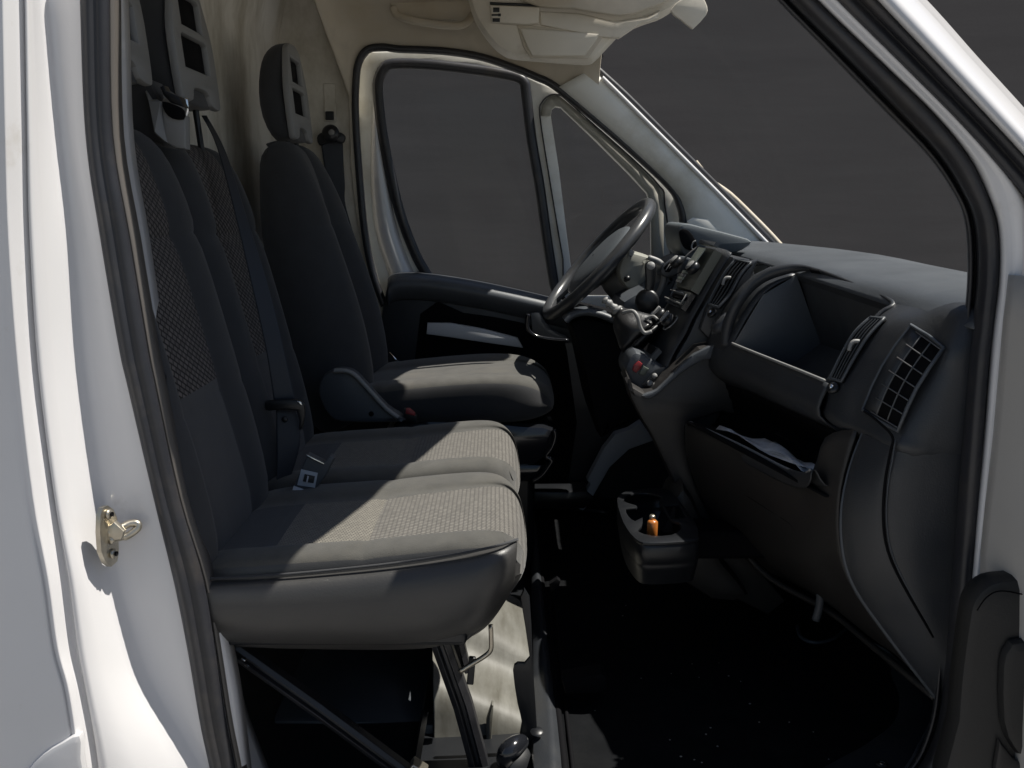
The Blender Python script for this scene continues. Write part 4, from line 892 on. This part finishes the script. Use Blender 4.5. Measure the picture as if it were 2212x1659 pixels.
# shelf : floor, lip, papers
rows = []
ysf = [.20, .28, .38, .48, .58, .66, .70]
def sl_line(Y): # lip line in pixels
    return interp([(.20, (1762, 1012)), (.28, (1735, 1026)), (.34, (1700, 1012)), (.48, (1615, 968)), (.66, (1502, 916)), (.70, (1492, 912))], Y)
for Y in ysf:
    u, v = sl_line(Y); e = P(u, v, Y)
    rows.append([V3(.62, Y, .50), V3(e.x + .05, Y, e.z - .035), V3(e.x + .014, Y, e.z - .03), V3(e.x + .004, Y, e.z - .002), V3(e.x - .002, Y, e.z), V3(e.x - .006, Y, e.z - .006), V3(e.x - .004, Y, e.z - .03)])
grid('lower_shelf', rows, dashp, da, sub=1, solid=.003, label='open lower shelf')
tube('shelf_lip', [P(u, v - 1, Y) + V3(-.003, 0, 0) for (u, v), Y in ((sl_line(Y), Y) for Y in (.22, .27, .34, .48, .60, .69))], .0028, greyp, da, n=8)
panel('shelf_end', [(1700, 900), (1790, 925), (1830, 960), (1815, 1060), (1740, 1050), (1728, 1030), (1752, 1005), (1780, 935), (1700, 905)], .20, .04, dashp, da, bevel=.006) if False else None
def gl(Y):
    return interp([(.10, [1]), (.7, [1])], Y)
# glove box front: loft from the lip down to the lower edge
G = {.17: [(1860, 925), (1822, 1060), (1824, 1200), (1870, 1300), (1960, 1420), (2020, 1500)],
     .23: [(1790, 945), (1778, 1060), (1780, 1170), (1820, 1270), (1890, 1360), (1960, 1430)],
     .30: [(1745, 1030), (1735, 1090), (1738, 1160), (1760, 1235), (1810, 1300), (1880, 1370)],
     .48: [(1612, 972), (1618, 1040), (1640, 1110), (1668, 1180), (1720, 1240), (1790, 1300)],
     .66: [(1500, 920), (1506, 975), (1530, 1050), (1570, 1120), (1620, 1180), (1680, 1240)],
     .74: [(1486, 916), (1486, 965), (1500, 1030), (1530, 1100), (1580, 1170), (1640, 1230)]}
rows = [smooth_path([P(u, v, Y) + V3(-.004, 0, 0) for u, v in G[Y]], 4) for Y in sorted(G)]
rows = [list(x) for x in zip(*[smooth_path(c, 4) for c in zip(*rows)])]
grid('glove_box', rows, brownp, da, solid=.004, label='warm black glove box front')
def gpt(Y, k, l=.002):
    ks = sorted(G); q = interp([(y, tuple(c for uv in G[y] for c in uv)) for y in ks], Y)
    i = int(k); f = k - i; i2 = min(i+1, 5)
    return P(lerp(q[2*i], q[2*i2], f), lerp(q[2*i+1], q[2*i2+1], f), Y) + V3(-.004 - l, 0, 0)
tube('glove_box_seam', [gpt(.72, 1.2), gpt(.60, 1.35), gpt(.5, 1.5), gpt(.40, 1.65), gpt(.33, 1.8), gpt(.32, 2.4), gpt(.35, 3)], .0018, pit, da, n=6)
tube('glove_box_seam', [gpt(.735, .1), gpt(.735, .8), gpt(.73, 2), gpt(.72, 3), gpt(.70, 4), gpt(.68, 5)], .0022, pit, da, n=6)
tube('lower_trim', [P(u, v, y) for u, v, y in [(1508, 1010, .72), (1540, 1090, .70), (1600, 1180, .66), (1665, 1250, .60), (1790, 1320, .45), (1880, 1392, .30), (1965, 1462, .18), (2020, 1508, .12)]], .006, brownp, da)
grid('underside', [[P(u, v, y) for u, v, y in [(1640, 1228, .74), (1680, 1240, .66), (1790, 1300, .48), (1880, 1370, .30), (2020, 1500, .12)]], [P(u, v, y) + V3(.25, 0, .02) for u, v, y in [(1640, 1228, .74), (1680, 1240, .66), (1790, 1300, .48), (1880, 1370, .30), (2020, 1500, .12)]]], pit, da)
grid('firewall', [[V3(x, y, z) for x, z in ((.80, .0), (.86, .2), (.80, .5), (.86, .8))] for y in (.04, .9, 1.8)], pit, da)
tube('footwell_bracket', [P(u, v, .45) for u, v in [(1772, 1280), (1770, 1310), (1762, 1340)]], .008, dashl, da)
tube('footwell_ring', [PZ(u, v, .02) for u, v in [(1722, 1352), (1730, 1376), (1760, 1388), (1800, 1380), (1835, 1352)]], .004, dashl, da)
pp = thing('folded_papers', 'pale crumpled papers lying in the lower dash shelf', 'papers', P(1660, 975, .42))
rng = random.Random(8)
for k in range(3):
    rows = []
    for i in range(9):
        t = i / 8; Y = lerp(.60 - k*.05, .30, t); u, v = sl_line(Y)
        e = P(u, v - 3 - (5 + 3*k) * math.sin(t * math.pi), Y)
        rows.append([e + V3(.006 + .03*j/4, .0, .002 + .004 * rng.random() + .006 * math.sin(j + i + k)) for j in range(5)])
    grid('sheet', rows, paper, pp, solid=.0006)

# centre stack : sloping console with radio, climate knobs and switch tip
cs = thing('centre_console', 'centre console with radio, climate knobs, red warning button and gear gaiter', 'console', V3(.4, .92, .3))
panel('console_side', [(1352, 800), (1352, 820), (1362, 860), (1385, 905), (1408, 942), (1440, 1010), (1470, 1075), (1500, 1135), (1530, 1210), (1580, 1290), (1660, 1330), (1700, 1300), (1640, 1230), (1560, 1140), (1500, 1010), (1488, 960), (1490, 912), (1560, 890), (1700, 930), (1740, 830), (1600, 800), (1566, 770), (1556, 744), (1510, 752), (1470, 790), (1440, 815), (1415, 848), (1395, 852), (1368, 836), (1358, 812)],
      .765, .08, brownp, cs, bevel=.010, label='warm black console side panel')
panel('console_body', [(1380, 850), (1400, 930), (1450, 1020), (1520, 1180), (1700, 1180), (1700, 800), (1620, 560), (1584, 556), (1556, 600), (1526, 650), (1502, 692), (1488, 724), (1462, 768), (1446, 806), (1420, 846)], .84, .22, dashp, cs, bevel=.006)
panel('side_trim', [(1556, 740), (1562, 742), (1562, 772), (1520, 778), (1470, 808), (1430, 845), (1404, 862), (1388, 856), (1400, 850), (1420, 842), (1450, 812), (1500, 765)], .755, .02, dashl, cs, bevel=.004, sm=2)
panel('upper_side', [(1556, 742), (1530, 732), (1512, 712), (1526, 670), (1552, 620), (1584, 572), (1640, 560), (1600, 660), (1572, 720), (1566, 770)], .80, .03, dashp, cs, bevel=.008)
# a plane tilted toward the seats that carries radio and climate unit
def fp(u, v, Y, l=0): return P(u, v, Y) + V3(-.70, -.10, .70).normalized() * l
def quad(name, q, m, par, l=0, th=.004, bevel=.001, **kw):
    me = mesh([fp(*p, l) for p in q], [(0, 1, 2, 3)]); return link(name, me, m, par, smooth=False, solid=th, **kw)
RE = [(1580, 546), (1548, 598), (1519, 648), (1495, 690), (1480, 722), (1454, 766), (1438, 804)]
LE = [(1532, 533), (1500, 575), (1468, 628), (1440, 670), (1415, 705), (1385, 745), (1352, 790)]
grid('console_face', [smooth_path([P(*a, 1.08) for a in LE], 3), smooth_path([P(*a, 1.06) + V3(-.004, 0, .004) for a in LE], 3), smooth_path([P(lerp(a[0], b[0], .9), lerp(a[1], b[1], .9), .86) + V3(-.004, 0, .004) for a, b in zip(LE, RE)], 3), smooth_path([P(*b, .838) for b in RE], 3)], dashp, cs, solid=.004)
rd = quad('radio', [(1528, 545, 1.05), (1560, 552, .86), (1508, 640, .86), (1474, 630, 1.05)], mat('bronze grey radio face', (.13, .132, .105), .35), cs, .012, .02, label='radio unit with small display')
quad('display', [(1530, 556, 1.02), (1546, 560, .89), (1519, 598, .89), (1506, 592, 1.02)], lcd, rd, .034, .002)
tube('radio_trim', [fp(1526, 548, 1.05, .026), fp(1500, 574, 1.05, .030), fp(1480, 606, 1.05, .026)], .0028, lip_, rd, n=8)
quad('display_hood', [(1532, 536, 1.05), (1568, 543, .86), (1562, 551, .86), (1528, 544, 1.05)], dashl, rd, .026, .01)
for u, v, Y, r_ in ((1482, 588, 1.04, .016), (1519, 602, .87, .016)):
    k = disc('radio_knob', fp(u, v, Y, .034), (-.7, -.1, .7), r_, .018, blackp, rd, bevel=.004); disc('knob_cap', fp(u, v, Y, .045), (-.7, -.1, .7), r_*.8, .003, greyp, k)
for k in range(4):
    a = k / 4
    quad('radio_button', [(lerp(1496, 1478, a), lerp(604, 630, a), 1.02), (lerp(1506, 1488, a), lerp(607, 633, a), .97), (lerp(1503, 1485, a), lerp(612, 638, a), .97), (lerp(1493, 1475, a), lerp(609, 635, a), 1.02)], greyp if k % 2 else lcd, rd, .032, .003)
dr = quad('cd_unit', [(1472, 634, 1.05), (1506, 644, .86), (1484, 678, .86), (1448, 662, 1.05)], gloss, cs, .012, .012)
tube('unit_rim', [fp(1450, 656, 1.03, .022), fp(1485, 671, .87, .022), fp(1498, 650, .87, .022)], .002, greyp, dr, n=6, sm=1)
tube('unit_rim', [fp(1462, 640, 1.03, .022), fp(1490, 648, .87, .022)], .0015, greyp, dr, n=6, sm=1)
quad('card_slot', [(1468, 646, 1.02), (1490, 652, .89), (1486, 659, .89), (1463, 653, 1.02)], pit, dr, .020, .002)
for u, v, Y in ((1424, 703, 1.03), (1437, 693, .96), (1456, 705, .88)):
    k = disc('climate_knob', fp(u, v, Y, .020), (-.7, -.1, .7), .017, .020, blackp, cs, bevel=.005)
    box('knob_grip', tuple(fp(u, v, Y, .032)), (.028, .007, .008), greyp, k, rot=(0, R(-50), R(12)), bevel=.002)
    tube('knob_ring', [fp(u, v, Y, .012) + Matrix.Rotation(a, 3, V3(-.7, -.1, .7).normalized()) @ V3(.0, .0205, .0029) for a in [k_*math.pi/8 for k_ in range(16)]], .0015, greyp, k, closed=True, sm=1, n=6)
# tray, lower tip with switches
ty = quad('tray_frame', [(1398, 742, .98), (1432, 762, .86), (1412, 784, .86), (1376, 760, .98)], dashl, cs, .008, .012)
tube('tray_rim', [fp(1400, 744, .95, .022), fp(1382, 762, .95, .022), fp(1398, 776, .90, .022), fp(1412, 785, .86, .022)], .003, lip_, ty, n=8, sm=2)
quad('tray_well', [(1404, 746, .96), (1428, 762, .87), (1416, 776, .87), (1390, 758, .96)], pit, ty, .016, .002)
tp = panel('switch_tip', [(1374, 760), (1354, 786), (1351, 806), (1358, 824), (1374, 840), (1396, 851), (1412, 847), (1436, 822), (1440, 800), (1420, 784)], .845, .16, dashl, cs, bevel=.012, sm=3)
panel('red_button', [(1380, 780), (1388, 786), (1384, 796), (1374, 806), (1366, 800), (1369, 790)], .838, .01, red, tp, bevel=.002, label='red hazard button')
panel('grey_button', [(1390, 790), (1402, 797), (1392, 812), (1380, 808), (1384, 799)], .838, .01, mat('grey green button', (.10, .115, .095), .4), tp, bevel=.002)
panel('socket_recess', [(1416, 800), (1440, 792), (1444, 806), (1416, 838), (1400, 842), (1388, 832)], .834, .012, blackp, tp, bevel=.003)
for u, v, r_, m_ in ((1404, 828, .007, greyp), (1420, 829, .010, chrome), (1414, 812, .006, greyp), (1412, 833, .007, greyp)):
    disc('socket', P(u, v, .83), (-.4, -.8, .5), r_, .008, m_, tp, n=14, bevel=.002)

# instrument hood behind the wheel, left centre vent
hd = panel('instrument_hood', [(1468, 524), (1465, 500), (1471, 486), (1486, 483), (1520, 491), (1580, 506), (1625, 522), (1590, 546), (1530, 552), (1512, 560), (1490, 560), (1473, 545)], 1.12, .24, mat('blue grey hood plastic', (.10, .115, .125), .5, bump=.4, bscale=300, bdist=.0005), da, bevel=.010, sm=3, label='instrument hood')
panel('hood_mouth', [(1469, 512), (1468, 500), (1476, 494), (1490, 500), (1502, 518), (1506, 532), (1496, 541), (1482, 538), (1473, 526)], 1.108, .012, pit, hd, bevel=.002, sm=2)
tube('gauge_bezel', [P(u, v, 1.10) for u, v in [(1503, 520), (1497, 524), (1494, 534), (1498, 542)]], .002, greyp, hd)
lv = panel('side_air_vent', [(1427, 590), (1430, 576), (1446, 560), (1466, 552), (1488, 556), (1500, 566), (1470, 590), (1440, 600)], 1.10, .12, dashl, da, bevel=.008, sm=2, label='small air vent left of the radio')
panel('vent_opening', [(1434, 578), (1446, 566), (1462, 567), (1446, 588), (1438, 588)], 1.094, .008, pit, lv, bevel=.001)
for k in range(3): tube('fin', [P(1438 + 8*k, 584 - 4*k, 1.09), P(1447 + 7*k, 570 - 1*k, 1.09)], .0012, greyp, lv, n=5, sm=1)
# driver side lower pad
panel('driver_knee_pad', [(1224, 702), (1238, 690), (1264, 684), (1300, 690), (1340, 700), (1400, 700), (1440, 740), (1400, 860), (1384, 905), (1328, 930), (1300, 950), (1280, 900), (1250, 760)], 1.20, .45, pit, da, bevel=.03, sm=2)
sweep('knee_pad_top', [P(u, v, 1.19) for u, v in [(1222, 694), (1236, 681), (1264, 674), (1300, 680), (1340, 698)]], [(.0, -.010), (-.014, -.004), (-.014, .006), (.05, .010), (.05, -.010)], dashl, da)
panel('steering_surround', [(1345, 650), (1400, 622), (1430, 596), (1466, 590), (1456, 625), (1440, 668), (1418, 708), (1395, 716), (1350, 700)], 1.13, .3, dashl, da, bevel=.02, sm=2)

# steering column, wheel
sw = thing('steering_wheel', 'dark steering wheel with padded hub, lit along its near rim', 'steering wheel', P(1290, 562, 1.38))
C0 = P(1292, 560, 1.38)
ax_in = (P(1395, 447, 1.38) - P(1184, 678, 1.38)).normalized()       # in-plane upward direction
yv = V3(-.035, 1, .035); yv = (yv - ax_in * yv.dot(ax_in)).normalized()
nrm = ax_in.cross(yv).normalized()
if nrm.x > 0: nrm = -nrm
RW = .198
def wpt(a, r=1, l=0): return C0 + (ax_in * math.cos(a) + yv * math.sin(a)) * RW * r + nrm * l
tube('rim', [wpt(a) for a in [k * math.pi / 12 for k in range(24)]], .0170, mat('worn wheel leather', (.05, .052, .055), .30, coat=.15, var=.15, vscale=30), sw, closed=True, n=16)
hub = [[wpt(a, r, l) for a in [k * math.pi / 12 for k in range(24)]] for r, l in ((.02, .018), (.36, .016), (.56, .009), (.64, -.004), (.60, -.022), (.42, -.045), (.02, -.06))]
grid('hub_pad', hub, mat('grey hub pad', (.085, .095, .105), .38, bump=.4, bscale=400, bdist=.0005), sw, closed=True, sub=1)
for a0 in (R(75), R(-75), R(150), R(-150)):
    rows = []
    for r in (.36, .55, .75, .97):
        wd = .13 if r < .5 else (.09 if r < .9 else .11)
        rows.append([wpt(a0 - wd/r*.5, r, -.006), wpt(a0, r, .002), wpt(a0 + wd/r*.5, r, -.006), wpt(a0, r, -.016)])
    grid('spoke', rows, dashl, sw, closed=True, sub=1)
col = thing('steering_column', 'grey steering column cowling between wheel and dashboard', 'steering column', P(1370, 590, 1.38))
cd_ = -nrm
rows = []
for l, r in ((.035, .035), (.05, .055), (.09, .062), (.15, .066), (.20, .070), (.24, .072)):
    rows.append([C0 + cd_*l + (ax_in * math.cos(a) * r * .9 + yv * math.sin(a) * r * 1.1) for a in [k*math.pi/8 for k in range(16)]])
grid('cowling', rows, mat('grey cowling', (.13, .13, .125), .4, var=.06), col, closed=True, caps=True, sub=1)
panel('key_cowl', [(1334, 590), (1342, 560), (1350, 541), (1362, 537), (1372, 544), (1400, 552), (1406, 560), (1404, 590), (1396, 618), (1378, 634), (1350, 622)], 1.26, .14, mat('pale cowl plastic', (.30, .30, .265), .4, var=.05), col, bevel=.022, sm=2, label='pale grey upper cowl beside the wheel')
for s in (-1, 1):
    tube('stalk', [C0 + cd_*.09 + yv*s*.05, C0 + cd_*.07 + yv*s*.13 + ax_in*.01, C0 + cd_*.065 + yv*s*.17 + ax_in*.012], .007, blackp, col)
# phone holder / stalk with a round pad, ignition side
ph = thing('phone_holder', 'black phone holder on a short stalk with round pad beside the radio', 'phone holder', P(1398, 650, 1.06))
panel('stalk', [(1394, 576), (1398, 567), (1406, 564), (1415, 568), (1419, 578), (1418, 600), (1412, 630), (1396, 632), (1396, 604)], 1.06, .02, blackp, ph, bevel=.006, sm=2)
disc('pad', P(1398, 650, 1.065), (-.25, -1, .1), .029, .018, blackp, ph, bevel=.006)
disc('stalk_tip', P(1406, 574, 1.05), (-.2, -1, .3), .010, .008, greyp, ph, bevel=.004)
tube('ignition_ring', [P(u, v, 1.12) for u, v in [(1400, 556), (1425, 566), (1434, 584), (1432, 610), (1420, 640)]], .007, greyp, ph)
# gear lever with gaiter
gv = thing('gear_lever', 'gear lever with bare metal tip and crumpled black leather gaiter', 'gear lever', P(1360, 720, 1.0))
rows = []
c0, c1 = P(1330, 668, 1.0), P(1378, 722, .98)
axg = (c1 - c0).normalized(); n1 = axg.cross(V3(0, 1, 0)).normalized(); n2 = axg.cross(n1)
for k, (t, r) in enumerate(((-.02, .013), (.08, .020), (.15, .016), (.30, .030), (.55, .040), (.80, .048), (1.0, .056), (1.15, .060))):
    rr = []
    for j in range(20):
        a = j * math.pi / 10; w_ = 1 + .13 * math.sin(a * 5 + k * 1.3) * min(1, t * 2 + .2) + .06 * math.sin(a * 3 - k)
        rr.append(c0.lerp(c1, t) + (n1 * math.cos(a) + n2 * math.sin(a)) * r * w_)
    rows.append(rr)
grid('gaiter', rows, mat('black gaiter leather', (.022, .022, .023), .35, bump=.5, bscale=150, var=.2, vscale=40), gv, closed=True, caps=True, sub=1)
tube('lever', [P(1304, 646, 1.0), P(1310, 651, 1.0), P(1320, 659, 1.0), P(1331, 668, 1.0)], lambda t: .0065 + .004 * math.sin(t * 9) ** 2, greyp, gv, n=12)
disc('lever_collar', P(1333, 670, .99), tuple(axg), .014, .010, greyp, gv, bevel=.003)
tube('gaiter_ridge', [P(1345, 676, .95), P(1366, 672, .93), P(1377, 684, .92), P(1382, 704, .92), P(1392, 719, .92), P(1408, 716, .92)], .0045, greyp, gv)
tube('gaiter_ridge', [P(1394, 690, .95), P(1410, 683, .94), P(1420, 690, .93)], .0035, greyp, gv)
disc('lever_base', c1 + axg*.018, tuple(axg), .060, .012, blackp, gv, bevel=.004)

# cup holder on the floor console
ch = thing('cup_holder', 'black cup holder tray below the console holding an orange item', 'cup holder', PZ(1420, 1120, .30))
op = [tuple(q)[:2] for q in smooth_path([(PZ(u, v, .34).x, PZ(u, v, .34).y, 0) for u, v in [(1333, 1086), (1340, 1070), (1362, 1062), (1429, 1056), (1456, 1072), (1478, 1098), (1503, 1132), (1508, 1158), (1500, 1170), (1405, 1176), (1372, 1166), (1346, 1130)]], 3, True)]
def zpx(l): return [(PZ(u, v, .34).x, PZ(u, v, .34).y) for u, v in l]
h1 = [tuple(q)[:2] for q in smooth_path([(*p, 0) for p in zpx([(1348, 1078), (1365, 1070), (1400, 1068), (1428, 1076), (1424, 1088), (1436, 1106), (1448, 1126), (1466, 1132), (1470, 1146), (1450, 1158), (1408, 1160), (1378, 1150), (1386, 1140), (1388, 1120), (1372, 1128), (1358, 1118), (1352, 1102), (1374, 1100), (1374, 1094), (1354, 1088)])], 2, True)]
h2 = zpx([(1434, 1094), (1466, 1092), (1482, 1122), (1450, 1124)])
plate('tray_top', op, [h1, h2], blackp, ch, .006, .0015, frame=((0, 0, .34), (1, 0, 0), (0, 1, 0)))
ox = sum(p[0] for p in op)/len(op); oy = sum(p[1] for p in op)/len(op)
rows = [[V3(ox + (x-ox)*s, oy + (y-oy)*s, z) for x, y in op] for z, s in ((.337, .985), (.332, 1.0), (.302, 1.0), (.299, .985), (.296, .99), (.285, .965), (.255, .90))]
grid('tray_body', rows, blackp, ch, closed=True)
plate('tray_floor', [(ox + (x-ox)*.9, oy + (y-oy)*.9) for x, y in op], [], pit, ch, .004, .001, frame=((0, 0, .262), (1, 0, 0), (0, 1, 0)))
panel('console_foot', [(1478, 1050), (1520, 1130), (1562, 1215), (1620, 1290), (1540, 1300), (1450, 1236), (1410, 1200), (1440, 1120)], .70, .16, brownp, ch, bevel=.02, sm=2)
box('mounting_arm', (ox + .16, oy + .06, .27), (.22, .10, .06), pit, ch, bevel=.01)
li = thing('lighter', 'small orange lighter standing in the cup holder', 'lighter', P(1410, 1165, .50))
lp_ = PZ(1410, 1158, .325)
disc('lighter_body', lp_ + V3(0, .01, .003), (0, -.1, 1), .0105, .055, orange, li, bevel=.004)
disc('lighter_tip', lp_ + V3(0, .013, .034), (0, -.1, 1), .006, .010, steel, li, bevel=.002)
